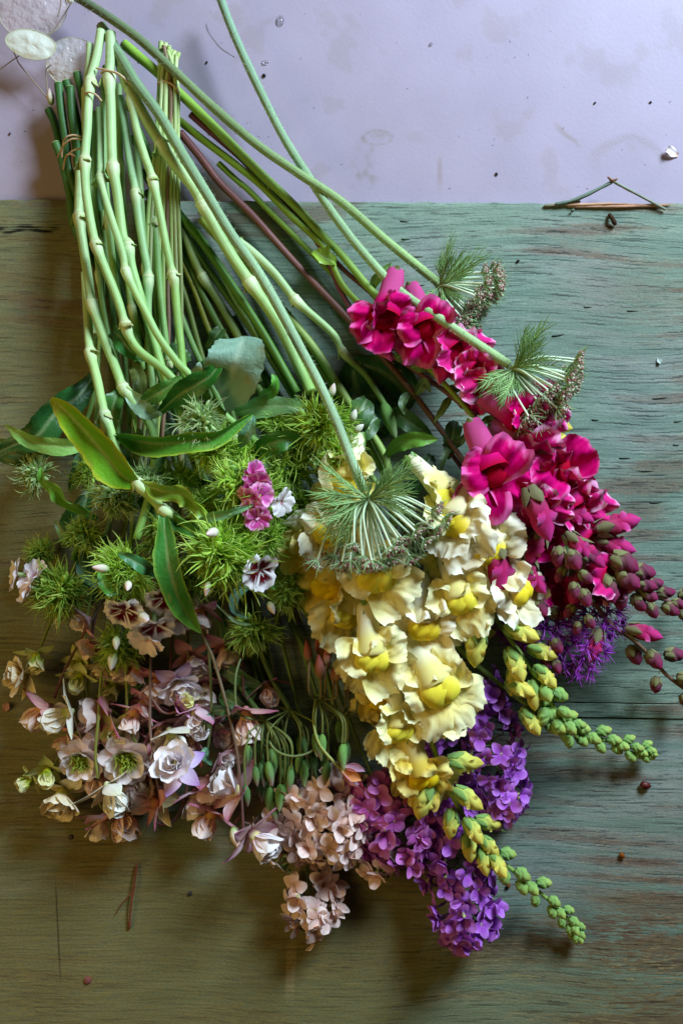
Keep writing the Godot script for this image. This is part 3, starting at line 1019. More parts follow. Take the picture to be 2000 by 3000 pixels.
# dame's rocket floret, four round petals; y is the way it faces
func rocket(cols: Array, v: int) -> Node3D:
	var g := Geo.new()
	lathe(g, Transform3D(Basis(Vector3.RIGHT, PI / 2), Vector3.ZERO), [[-0.0006, 0.0003], [0.0, 0.0012], [0.005, 0.0011], [0.009, 0.0013], [0.012, 0.0004]], [C("d9d27a"), C("b8c46a"), cols[0].darkened(0.3), C("6f5a58")], 6)
	for k in 4:
		petal(g, Transform3D(Basis(Vector3.UP, TAU * k / 4 + R(-0.22, 0.22)), Vector3(0, 0.0002 * k, 0)), R(0.0092, 0.0116), R(0.0070, 0.0094), {
			"open": R(-6, 42) + (34.0 if v == 4 else 0.0), "bend": R(-75, 10) * (0.3 if v == 4 else 1.0), "cup": R(-0.3, 0.35), "ruf": R(0.0, 0.05), "waves": 1.5, "ph": R(0, 2), "neck": 0.16, "round": 0.42, "notch": R(-0.02, 0.06), "c0": cols[0].lerp(C("c9b27a"), 0.25), "c1": cols[1], "c2": cols[2], "nu": 7, "nv": 8, "vein": 0.05, "m0": 0.3})
	return seat(g, M.petal)

# umbellet of wild carrot: tiny buds above a ruff of thread bracts; z outwards
func umbellet(v: int) -> Node3D:
	var g := Geo.new()
	for k in 34:
		var a := R(0, TAU)
		var r := sqrt(R(0, 1)) * 0.0052
		var p := Vector3(cos(a) * r, sin(a) * r, 0.0040 + R(-0.0006, 0.0012) - r * 0.25)
		var cc: Color = [C("b07a70"), C("cfa69a"), C("ece6d0"), C("a0645c"), C("c4cca4")][rng.randi_range(0, 4)]
		lathe(g, Transform3D(Basis.IDENTITY, p), [[-0.0007, 0.0001], [-0.0003, 0.0006], [0.0003, 0.0007], [0.0008, 0.0002]], [cc], 5)
		if k % 2 == 0:
			hair(g, Vector3.ZERO, p, p.length(), 0.0002, Vector3.ZERO, C("a9bf86"), C("9db27c"), 2)
	for k in 17:
		var a := TAU * k / 17 + R(-0.2, 0.2)
		hair(g, Vector3.ZERO, Vector3(cos(a), sin(a), R(0.2, 0.7)), R(0.007, 0.012), 0.00036, Vector3(0, 0, R(0.2, 0.9)) - Vector3(cos(a), sin(a), 0) * 0.3, C("c4dca6"), C("a0c482"), 4)
	return seat(g, M.bract)

# one feathered bract of the umbel's ruff; z outwards, y up
func feather(v: int) -> Node3D:
	var g := Geo.new()
	var d := Vector3(0, R(0.1, 0.5), 1).normalized()
	var pull := Vector3(R(-0.3, 0.3), R(-0.9, 0.1), 0)
	var L := R(0.030, 0.040)
	hair(g, Vector3.ZERO, d, L, 0.0007, pull, C("c0dc96"), C("8fc068"), 7)
	for k in 7:
		var t := 0.28 + 0.085 * k
		var p := d * L * t + pull * L * t * t * 0.4
		for s in [-1, 1]:
			if R(0, 1) < 0.75:
				hair(g, p, Vector3(s * R(0.35, 0.6), R(-0.1, 0.3), 1), L * R(0.22, 0.44) * (1.1 - 0.4 * t), 0.00042, pull * 0.8 + Vector3(-s * 0.25, 0, 0), C("b4d48c"), C("86b65e"), 4)
	return seat(g, M.bract)

# purple shaggy floret: a spray of narrow corolla lobes; y outwards
func spray(v: int) -> Node3D:
	var g := Geo.new()
	for k in 26:
		var d := Vector3(R(-1, 1), R(0.25, 1.2), R(-1, 1))
		hair(g, Vector3(R(-1, 1), 0, R(-1, 1)) * 0.001, d, R(0.008, 0.014), R(0.0004, 0.0007), Vector3(d.x, -0.4, d.z) * 0.6, C("761f90").lerp(C("a62cb8"), R(0, 1)), C("bc3fd0").lerp(C("e098ee"), R(0, 0.6)), 3)
	return seat(g, M.petal)

func stock_bank() -> void:
	var lemon := {"calyx": C("9fb24e"), "tube": C("f5eec4"), "lip": C("f4e68c"), "edge": C("f9f2bc"), "palate": C("f2e044"), "green": C("6f9440")}
	var ivory := {"calyx": C("9fb24e"), "tube": C("f6f1dc"), "lip": C("f6e8b2"), "edge": C("fbf5dc"), "palate": C("f3d634"), "green": C("6f9440")}
	var gold := {"calyx": C("9fb24e"), "tube": C("efe29a"), "lip": C("ecd055"), "edge": C("f2e08a"), "palate": C("f0cf20"), "green": C("6f9440")}
	var rose := {"calyx": C("8a4a50"), "tube": C("bf4a80"), "lip": C("cc0a6c"), "edge": C("e0609e"), "throat": C("ac0228"), "green": C("6d6a3c")}
	var blush := {"calyx": C("8a4a50"), "tube": C("cf7a9c"), "lip": C("d42a80"), "edge": C("eaa0c2"), "throat": C("ba0838"), "green": C("6d6a3c")}
	bank.lemon = []
	bank.ivory = []
	bank.gold = []
	bank.rose = []
	bank.blush = []
	for v in 4:
		bank.lemon.append(snapdragon(lemon, v))
		bank.rose.append(wide_snapdragon(rose, v))
	for v in 3:
		bank.ivory.append(snapdragon(ivory, v))
		bank.gold.append(snapdragon(gold, v))
		bank.blush.append(wide_snapdragon(blush, v))
	bank.green_bud = []
	bank.lemon_bud = []
	bank.wine_bud = []
	bank.rose_bud = []
	for v in 3:
		bank.green_bud.append(snap_bud(C("7fa552"), C("8fb25e"), C("b9c660"), C("86ad62"), 0.0145, 0.0))
		bank.lemon_bud.append(snap_bud(C("a9bc5a"), C("d3cf62"), C("ead45a"), C("7da352"), 0.021, 1.0))
		bank.wine_bud.append(snap_bud(C("77664a"), C("70384a"), C("98305a"), C("7c7c4c"), 0.0130, 0.0, 0.86))
		bank.rose_bud.append(snap_bud(C("94485c"), C("b0245c"), C("c43a80"), C("75704a"), 0.021, 1.0, 0.86))
	bank.shag = []
	bank.dim_shag = []
	bank.pale_shag = []
	for v in 4:
		bank.shag.append(shaggy(600, 0.026, C("7eb02e"), C("bfe848"), C("e6f890")))
	for v in 2:
		bank.dim_shag.append(shaggy(440, 0.024, C("70a038"), C("b0d650"), C("dcea7c")))
		bank.pale_shag.append(shaggy(330, 0.022, C("7aa44a"), C("bcdc82"), C("eef6cc")))
	bank.maroon = [pink_floret(C("8c5058"), C("5e0012"), C("fdf4f2"), 0.40), pink_floret(C("9c6468"), C("6a0018"), C("fdf6f4"), 0.46)]
	bank.white_floret = [pink_floret(C("a83050"), C("f4e6e4"), C("fdf8f6"), 0.2), pink_floret(C("c05878"), C("fae8e6"), C("f6eae8"), 0.2)]
	bank.hot = [pink_floret(C("a81c5c"), C("e050a8"), C("f4a4d2"), 0.22), pink_floret(C("b02466"), C("e468b4"), C("f6b4da"), 0.26)]
	bank.white_bud = [plump(C("8aae4c"), C("dfe0b8"), C("f6ece4"), 0.013, 0.0034, 0.8), plump(C("8aae4c"), C("e6dcc0"), C("f2d6d0"), 0.012, 0.0028, 0.8)]
	# columbines
	var white := {"base": C("dcdfae"), "sepal": C("f6f0e0"), "tip": C("ecebc8"), "petal": C("f8f2de"), "lip": C("fbf7ea"), "heart": C("c3cc70")}
	var lilac := {"base": C("c49cd0"), "sepal": C("e8d2ea"), "tip": C("b488c8"), "petal": C("f6e6ec"), "lip": C("fdf6f6"), "heart": C("d8d084")}
	var peach := {"base": C("d6928c"), "sepal": C("ecb4ac"), "tip": C("c4688a"), "petal": C("f6d2c6"), "lip": C("fbe6da"), "heart": C("d8b06a")}
	var shell := {"base": C("d8a0a8"), "sepal": C("eecdd2"), "tip": C("c47894"), "petal": C("f5e2e0"), "lip": C("fbf2ee"), "heart": C("dcd08c")}
	var straw := {"base": C("b8b060"), "sepal": C("ead9a6"), "tip": C("d8c486"), "petal": C("f0dcb0"), "lip": C("f4e6c4"), "heart": C("c6c458")}
	var lime := {"base": C("b4bc4a"), "sepal": C("dfe09c"), "tip": C("b8c060"), "petal": C("d8d878"), "lip": C("ece8b0"), "heart": C("b8c828"), "tuft": C("b9cc1e")}
	var limep := {"base": C("c8c890"), "sepal": C("eed6cc"), "tip": C("dcc8a0"), "petal": C("f2dcd8"), "lip": C("f6e8e2"), "heart": C("b8c828"), "tuft": C("bccf1c")}
	bank.white = [columbine(white, 0.75, 3), columbine(white, 0.9, 3)]
	bank.lilac = [columbine(lilac, 0.25, 3), columbine(lilac, 0.45, 3)]
	bank.peach = [columbine(peach, 0.75, 3), columbine(peach, 0.95, 3), columbine(peach, 0.55, 3)]
	bank.shell = [columbine(shell, 0.8, 3), columbine(shell, 0.98, 3), columbine(shell, 0.65, 3)]
	bank.straw = [columbine(straw, 0.45, 3), columbine(straw, 0.25, 3)]
	bank.lime = [columbine(lime, 0.7, 2), columbine(lime, 0.9, 2)]
	bank.limep = [columbine(limep, 0.1, 2), columbine(limep, 0.0, 2)]
	bank.tulip = [columbine({"base": C("a85a86"), "sepal": C("d48ab4"), "tip": C("e8b4d0"), "petal": C("eed2dc"), "lip": C("f2ec9c"), "heart": C("e0d878")}, 1.15, 2)]
	# dame's rocket
	bank.violet = []
	bank.mauve = []
	bank.bisque = []
	for v in 5:
		bank.violet.append(rocket([C("86349e"), C("a850c0"), C("c67ed8")], v))
		bank.mauve.append(rocket([C("9c3494"), C("bc54ac"), C("d684c8")], v))
		bank.bisque.append(rocket([C("c68f8c"), C("ecc6ba"), C("f6dccf")], v))
	bank.umbellet = [umbellet(0), umbellet(1), umbellet(2)]
	bank.feather = [feather(0), feather(1), feather(2), feather(3), feather(4)]
	bank.spray = [spray(0), spray(1), spray(2), spray(3)]
	bank.red_bud = [plump(C("8f7a50"), C("b0604c"), C("a84a44"), 0.019, 0.0036, 0.7), plump(C("8f7a50"), C("a8685a"), C("9c5048"), 0.017, 0.0032, 0.7)]
	bank.onion_bud = [plump(C("6f9a4c"), C("79a458"), C("a8b884"), 0.018, 0.0030, 0.75), plump(C("6f9a4c"), C("83a868"), C("c09a9c"), 0.019, 0.0032, 0.75), plump(C("567a44"), C("67884e"), C("a07a74"), 0.017, 0.0030, 0.75)]

# ---------------------------------------------------------------- the bunches
# the bunch lies low at its cut ends and climbs towards the flower heads
func sink(ctrl: Array, low := 0.5) -> Array:
	var out := []
	for q in ctrl:
		var c: Array = q.duplicate()
		c[2] = c[2] * lerpf(low, 1.0, smoothstep(80, 620, c[1]))
		out.append(c)
	return out

func sweet_william(label: String, ctrl_in: Array, nodes: Array, r0: float, r1: float, o := {}) -> Node3D:
	var ctrl := sink(ctrl_in)
	var t := thing("sweet_william", label, "sweet william", P(ctrl[0][0], ctrl[0][1], ctrl[0][2]), "sweet william stems in the left bunch")
	stalk("stem", t, ctrl, r0 * 0.9, r1 * 0.9, o.get("c0", C("bcd89c")), o.get("c1", C("86b552")), {"nodes": nodes, "cut": o.get("cut", true), "sides": 14, "swell": o.get("swell", 0.34), "flaps": true})
	return t

# a shaggy head on thing t; r in points; deg and tilt say where it faces
func head(t: Node3D, key: String, x: float, y: float, h: float, r: float, deg := 90.0, tilt := 80.0, flat := 1.0) -> Node3D:
	var base := 0.026 if key == "shag" else (0.024 if key == "dim_shag" else 0.022)
	var o := place(t, key, "flower_head", P(x, y, h), facing(deg, tilt, R(0, 360)), r * PX / base)
	return o

func on_head(t: Node3D, hd: Node3D, key: String, called: String, x: float, y: float, h: float, b: Basis, s := 1.0) -> void:
	var o := place(hd, key, called, Vector3.ZERO, Basis.IDENTITY, 1.0)
	o.transform = hd.transform.affine_inverse() * Transform3D(b.scaled_local(Vector3.ONE * s), P(x, y, h) - t.position)

func build_sweet_williams() -> void:
	var dark := C("3f6f2c")
	var mid := C("5c8f34")
	var lively := C("77a82e")
	var glauc := C("8fb08c")
	# the stems that lie uppermost, left to right
	var a := sweet_william("tallest narrow jointed stem, its top joint under the pale rubber band", [[297, 90, 34], [284, 165, 36], [270, 215, 37], [266, 237, 37], [259, 310, 38], [256, 380, 39], [250, 466, 41], [252, 553, 43], [266, 650, 45], [280, 712, 46], [307, 783, 48], [345, 878, 51], [366, 947, 53], [383, 993, 54], [415, 1034, 56], [504, 1108, 58], [600, 1250, 52], [690, 1380, 60]], [3, 6, 9, 12], 14.5, 12.5)
	var h := head(a, "shag", 720, 1440, 62, 128)
	for q in [[738, 1385, 20], [752, 1412, 70], [738, 1450, 120], [762, 1452, 10], [740, 1490, 90], [752, 1515, 60]]:
		on_head(a, h, "hot", "floret", q[0], q[1], 86, facing(q[2], R(35, 70)), R(0.75, 0.95))
	on_head(a, h, "white_floret", "floret", 822, 1468, 80, facing(20, 35), 1.0)

	a = sweet_william("widest pale jointed stem with a blunt top beside the tallest narrow one", [[325, 96, 36], [324, 172, 38], [321, 224, 38], [325, 306, 38], [327, 383, 38], [331, 484, 38], [345, 572, 38], [360, 687, 39], [374, 716, 39], [387, 783, 40], [410, 862, 41], [440, 960, 40], [500, 1150, 44], [560, 1250, 56]], [2, 5, 8], 16.5, 12.0)
	head(a, "shag", 625, 1310, 58, 88, 80, 65)

	a = sweet_william("slender pale stem with a cream joint beside the thin banded bunch", [[346, 176, 30], [366, 243, 31], [384, 287, 32], [402, 383, 34], [425, 459, 36], [446, 522, 37], [467, 614, 39], [486, 714, 41], [505, 800, 43], [513, 838, 43], [521, 936, 44], [529, 1000, 45], [540, 1090, 48], [575, 1185, 62]], [2, 5, 8], 13.0, 11.5, {"c1": C("7fae3e")})
	head(a, "pale_shag", 590, 1235, 72, 78, 75, 60)

	a = sweet_william("pale stem bending at its joints, crossing from upper left to the leaves", [[292, 318, 26], [295, 383, 28], [295, 475, 32], [296, 517, 33], [307, 572, 36], [330, 649, 40], [360, 744, 46], [368, 790, 48], [391, 844, 51], [425, 909, 54], [464, 985, 56], [520, 1062, 57], [553, 1096, 57], [640, 1200, 50], [760, 1300, 48]], [3, 7], 11.5, 11.5, {"cut": false})
	head(a, "dim_shag", 845, 1370, 46, 96)

	a = sweet_william("straight glaucous green stem behind the slender one, jointed at mid length", [[352, 285, 22], [367, 363, 25], [383, 480, 28], [399, 562, 31], [406, 630, 33], [421, 725, 35], [435, 810, 36], [433, 917, 36], [440, 1000, 36], [450, 1200, 44], [450, 1340, 60]], [3, 6], 13.5, 12.5, {"c0": C("9cc08e"), "c1": C("8fb868"), "cut": false})
	head(a, "pale_shag", 440, 1400, 64, 62, 95, 50)

	a = sweet_william("stoutest jointed stem slanting right under the furry stalk", [[378, 258, 34], [421, 337, 32], [471, 419, 30], [509, 478, 29], [566, 547, 27], [592, 594, 26], [622, 650, 26], [664, 726, 27], [729, 824, 29], [813, 944, 32], [878, 1078, 36], [912, 1150, 44]], [2, 5, 8], 18.5, 17.5, {"c0": C("b9d294"), "c1": C("8db45c"), "swell": 0.28})
	h = head(a, "shag", 945, 1240, 56, 100, 60, 70)
	var h2 := head(a, "shag", 985, 1335, 54, 85, 40, 60)
	on_head(a, h, "white_bud", "bud", 968, 1165, 72, along(-75, 20), 0.85)
	on_head(a, h2, "white_bud", "bud", 1028, 1238, 66, along(-70, 20), 0.75)
	on_head(a, h2, "white_bud", "bud", 1036, 1268, 66, along(-40, 20), 0.7)

	a = sweet_william("bowed stem with a fat joint right of the furry stalk, above dark broad leaves", [[640, 690, 20], [690, 705, 22], [733, 734, 23], [802, 799, 24], [861, 874, 24], [897, 908, 24], [974, 977, 22], [1001, 1026, 20], [1030, 1060, 18], [1072, 1100, 16], [1114, 1165, 18], [1140, 1210, 20]], [4, 7], 15.0, 9.0, {"cut": false, "c1": C("6f9440")})
	var g := Geo.new()
	var pb: Node3D = place(a, "onion_bud", "swollen_joint", P(1120, 1175, 20), along(70, 0), 1.6, 0)
	leaf("leaf", a, [[1035, 1062, 17], [1038, 1120, 12], [1060, 1180, 9], [1100, 1240, 8], [1135, 1280, 8]], 150, C("24502a"), {"fold": 0.1, "wide": 0.4})
	leaf("leaf", a, [[1035, 1060, 18, 10], [1110, 1085, 14, 10], [1170, 1130, 9, 0], [1200, 1200, 8, 0]], 120, C("2c5a2c"), {"fold": 0.15, "wide": 0.5})

	a = sweet_william("outermost left jointed stem, its fork of leaves at the lowest pale joint", [[236, 480, 20], [234, 572, 24], [233, 632, 26], [245, 725, 30], [257, 802, 34], [269, 884, 38], [290, 950, 42], [312, 1010, 46], [338, 1075, 52], [359, 1132, 56], [385, 1170, 57], [446, 1261, 56], [450, 1400, 46], [400, 1580, 54]], [2, 5, 9], 15.5, 12.5, {"cut": false})
	h = head(a, "shag", 370, 1668, 60, 112, 95, 70)
	on_head(a, h, "white_bud", "bud", 322, 1668, 88, along(190, 35), 1.0)
	on_head(a, h, "white_bud", "bud", 378, 1703, 88, along(80, 60), 0.9)
	for q in [[365, 1785, 100, 55], [452, 1830, 80, 40], [483, 1748, 75, 55]]:
		on_head(a, h, "maroon", "floret", q[0], q[1], 72, facing(q[2], q[3], R(0, 70)), 1.35)
	for q in [[520, 1812, 60, 45], [432, 1868, 110, 35]]:
		on_head(a, h, "white_floret", "floret", q[0], q[1], 64, facing(q[2], q[3], R(0, 70)), 1.2)
	on_head(a, h, "white_bud", "bud", 410, 1798, 74, along(30, 50), 1.2)
	leaf("leaf", a, [[368, 1142, 57], [410, 1185, 60], [450, 1206, 60, 30], [500, 1185, 58, 30]], 52, glauc, {"fold": 0.3})
	leaf("leaf", a, [[352, 1142, 56], [335, 1180, 58], [328, 1225, 54], [332, 1265, 48]], 56, dark, {"fold": 0.5})
	leaf("leaf", a, [[372, 1146, 57], [385, 1190, 58], [396, 1230, 58], [398, 1270, 56]], 14, C("9cc060"), {"fold": 0.2})

	a = sweet_william("stem that carries the big lit leaf and the brightest shaggy head", [[250, 800, 18], [258, 930, 30], [265, 1030, 44], [285, 1112, 58], [306, 1212, 70], [325, 1265, 73], [345, 1330, 74], [400, 1412, 76], [434, 1448, 77], [474, 1490, 78], [512, 1516, 78], [551, 1546, 78], [600, 1580, 76]], [2, 4, 7, 9], 14.0, 13.5, {"cut": false, "c1": C("94c248")})
	h = head(a, "shag", 652, 1622, 78, 140, 60, 78)
	on_head(a, h, "white_bud", "bud", 638, 1556, 100, along(160, 65), 1.15)
	on_head(a, h, "maroon", "floret", 758, 1668, 92, facing(30, 45, 20), 1.3)
	on_head(a, h, "white_bud", "bud", 612, 1702, 96, along(100, 20), 0.85)
	leaf("leaf", a, [[398, 1420, 77, -8], [350, 1385, 84, -14], [290, 1310, 88, -18], [235, 1245, 90, -22], [178, 1188, 92, -30], [150, 1165, 93, -30]], 96, C("6fae22"), {"fold": 0.42, "wide": 0.28, "wave": 0.05, "edge": C("c2c630"), "tip": C("a5ba2a"), "rib": C("a8d070")})
	leaf("leaf", a, [[342, 1276, 74, 30], [400, 1290, 78, 34], [480, 1298, 80, 30], [560, 1290, 80, 24], [640, 1278, 78, 30], [700, 1240, 76, 30], [742, 1212, 74, 30]], 62, C("4f922c"), {"fold": 0.7, "wide": 0.25, "wave": 0.08, "edge": C("a8c43c")})
	leaf("leaf", a, [[480, 1500, 78, 0], [484, 1560, 86, 10], [494, 1650, 90, 14], [518, 1740, 88, 10], [548, 1800, 80, 0], [590, 1856, 72, 0]], 74, C("3a8030"), {"fold": 0.30, "wide": 0.45, "wave": 0.07, "edge": C("86b040"), "tip": C("6da838")})
	leaf("leaf", a, [[410, 1418, 77], [470, 1436, 84, 20], [540, 1450, 84, 30], [580, 1490, 82, 20], [610, 1540, 80, 0]], 52, C("7ea838"), {"fold": 0.5, "wave": 0.22, "waves": 3.0, "edge": C("b4c040")})
	leaf("leaf", a, [[262, 1305, 66, 10], [200, 1310, 70, -10], [120, 1300, 72, -20], [60, 1275, 74, -20], [14, 1243, 74, -20]], 48, C("86b85a"), {"fold": 0.35, "wave": 0.08})
	leaf("leaf", a, [[290, 1196, 66, 20], [300, 1240, 70, 0], [302, 1275, 70, 0], [294, 1292, 68, 0]], 14, C("b9a878"), {"fold": 0.2})
	leaf("leaf", a, [[474, 1500, 78], [520, 1530, 80, 20], [570, 1560, 80, 20], [620, 1610, 78, 10]], 40, C("4c8a34"), {"fold": 0.5})
	leaf("leaf", a, [[560, 1550, 78], [612, 1518, 88], [680, 1500, 92, 30], [745, 1478, 90, 10]], 26, C("6fa070"), {"fold": 0.4})

	a = sweet_william("stem end tucked behind the tall narrow one, its pale tuft at far left", [[264, 130, 28], [262, 180, 29], [254, 262, 27], [250, 360, 22], [262, 520, 16], [290, 700, 16], [300, 900, 20], [270, 1180, 24], [200, 1330, 30]], [2, 5], 12.0, 7.0)
	h = head(a, "pale_shag", 112, 1392, 34, 74, 190, 40)
	leaf("leaf", a, [[276, 1100, 26, 0], [230, 1160, 36, -20], [160, 1215, 44, -30], [110, 1275, 46, -10], [40, 1305, 40, 0], [-25, 1335, 34, 0]], 92, C("2d5f2a"), {"fold": 0.35, "wave": 0.12, "waves": 1.6})
	leaf("leaf", a, [[-30, 1290, 28], [20, 1322, 30], [80, 1338, 26], [150, 1330, 22]], 70, C("4c6a2e"), {"fold": 0.2})

	a = sweet_william("low stem along the left edge with pinkish white florets on its drooping head", [[225, 560, 10], [262, 830, 10], [285, 1150, 12], [270, 1380, 16], [240, 1560, 22], [215, 1640, 30]], [2, 4], 12.0, 8.5, {"cut": false, "c0": C("86a85e"), "c1": mid})
	h = head(a, "dim_shag", 190, 1730, 32, 108, 150, 60)
	for q in [[92, 1722, 190, 30, "white_floret"], [104, 1690, 230, 40, "white_floret"], [52, 1682, 190, 20, "white_floret"]]:
		on_head(a, h, q[4], "floret", q[0], q[1], 40, facing(q[2], q[3], R(0, 70)), 1.15)
	on_head(a, h, "white_bud", "bud", 176, 1800, 36, along(100, 0), 0.9)
	leaf("leaf", a, [[285, 1520, 26], [205, 1478, 44, -20], [170, 1440, 52, -40], [130, 1410, 54, -20], [120, 1368, 54, 0]], 44, C("6aac3a"), {"fold": 0.5, "wave": 0.22, "waves": 2.2, "edge": C("8fc05a")})
	leaf("leaf", a, [[240, 1560, 24], [200, 1590, 34], [180, 1560, 38], [160, 1520, 38]], 26, C("6f8a48"), {"fold": 0.4})
	leaf("leaf", a, [[225, 1610, 26], [245, 1680, 34], [285, 1712, 36], [300, 1726, 34]], 30, C("517c58"), {"fold": 0.3})

	a = sweet_william("hidden stem with two tousled heads under the big lit leaf", [[300, 620, 12], [330, 900, 14], [350, 1180, 18], [340, 1330, 30], [335, 1400, 40]], [2], 11.0, 8.0, {"cut": false, "c0": C("86a85e"), "c1": mid})
	head(a, "pale_shag", 335, 1452, 46, 86, 110, 45)
	head(a, "pale_shag", 432, 1395, 56, 48, 80, 45)
	leaf("leaf", a, [[470, 1310, 40], [480, 1380, 50, 40], [510, 1430, 50, 60], [520, 1460, 44, 20]], 86, C("2f6a30"), {"fold": 0.5})
	leaf("leaf", a, [[330, 970, 24], [350, 985, 50, 20], [385, 1030, 52, 20], [430, 1055, 44, 0]], 50, C("2f6a2a"), {"fold": 0.4})

	a = sweet_william("low stem right of centre with two dark heads and a pink bud", [[470, 760, 10], [560, 1000, 12], [680, 1260, 16], [740, 1480, 22], [770, 1650, 30]], [2, 3], 11.0, 8.0, {"cut": false, "c0": C("7d9f58"), "c1": mid})
	h = head(a, "dim_shag", 846, 1722, 36, 88, 40, 60)
	on_head(a, h, "white_bud", "bud", 786, 1762, 52, along(60, 30), 0.9)
	head(a, "dim_shag", 742, 1838, 30, 88, 95, 40)
	leaf("leaf", a, [[760, 1660, 36], [735, 1700, 46], [690, 1745, 50], [690, 1790, 48], [730, 1812, 44]], 30, C("55806a"), {"fold": 0.4})
	leaf("leaf", a, [[745, 1830, 40], [700, 1825, 46], [660, 1795, 48], [632, 1768, 46]], 10, C("7f9a70"), {"fold": 0.2})
	leaf("leaf", a, [[765, 1690, 60], [780, 1700, 62], [810, 1728, 60]], 22, C("5fa046"), {"fold": 0.3})

	a = sweet_william("branching stem whose lowest shaggy head with a cream bud hangs among the columbines", [[330, 700, 8], [370, 1100, 10], [390, 1500, 20], [360, 1780, 34]], [2], 10.0, 6.5, {"cut": false, "c0": C("7d9f58"), "c1": mid})
	h = head(a, "dim_shag", 352, 1885, 42, 88, 92, 50)
	on_head(a, h, "white_bud", "bud", 334, 1908, 58, along(95, 20), 1.0)
	on_head(a, h, "white_bud", "bud", 342, 1862, 62, along(85, 30), 0.8)
	head(a, "dim_shag", 545, 1690, 44, 84, 60, 50)
	for q in [[520, 1400, 50, 70, 70], [600, 1480, 46, 74, 30], [470, 1560, 42, 76, 90], [255, 1385, 40, 58, 150], [770, 1570, 46, 84, 30], [250, 1560, 36, 66, 120], [880, 1480, 44, 72, 60], [700, 1330, 48, 66, 60], [820, 1250, 46, 66, 20]]:
		head(a, "shag" if q[2] > 44 else "dim_shag", q[0], q[1], q[2], q[3], q[4], 60)
	head(a, "dim_shag", 130, 1618, 20, 66, 170, 40)

	# more of the same stems packed in between, glimpsed behind the front ones
	var packed := [["jointed stem squeezed behind the two tallest pale ones", [[312, 196, 12], [303, 420, 18], [318, 640, 24], [345, 860, 30], [400, 1060, 36]]], ["jointed stem in the shade between the widest and the straight green one", [[346, 250, 10], [352, 480, 16], [368, 700, 22], [386, 900, 28], [424, 1085, 36]]], ["greenish stem low under the tallest narrow one", [[278, 330, 10], [276, 560, 15], [291, 800, 20], [322, 1000, 26], [372, 1150, 34]]], ["jointed stem between the straight green one and the slender one", [[396, 330, 12], [412, 560, 18], [426, 780, 22], [446, 1000, 26], [484, 1150, 34]]], ["stem low at the left edge of the bunch beside the rubber banded ones", [[252, 300, 8], [243, 560, 12], [260, 800, 16], [276, 980, 22]]], ["stem half hidden beneath the slender pale one", [[432, 425, 10], [455, 640, 16], [470, 850, 22], [492, 1060, 30]]]]
	for q in packed:
		sweet_william(q[0], q[1], [1, 3] if R(0, 1) < 0.5 else [2], R(10.5, 13.5), R(9, 11), {"c0": C("a4c482").lerp(C("8fb870"), R(0, 1)), "c1": C("82ae58")})
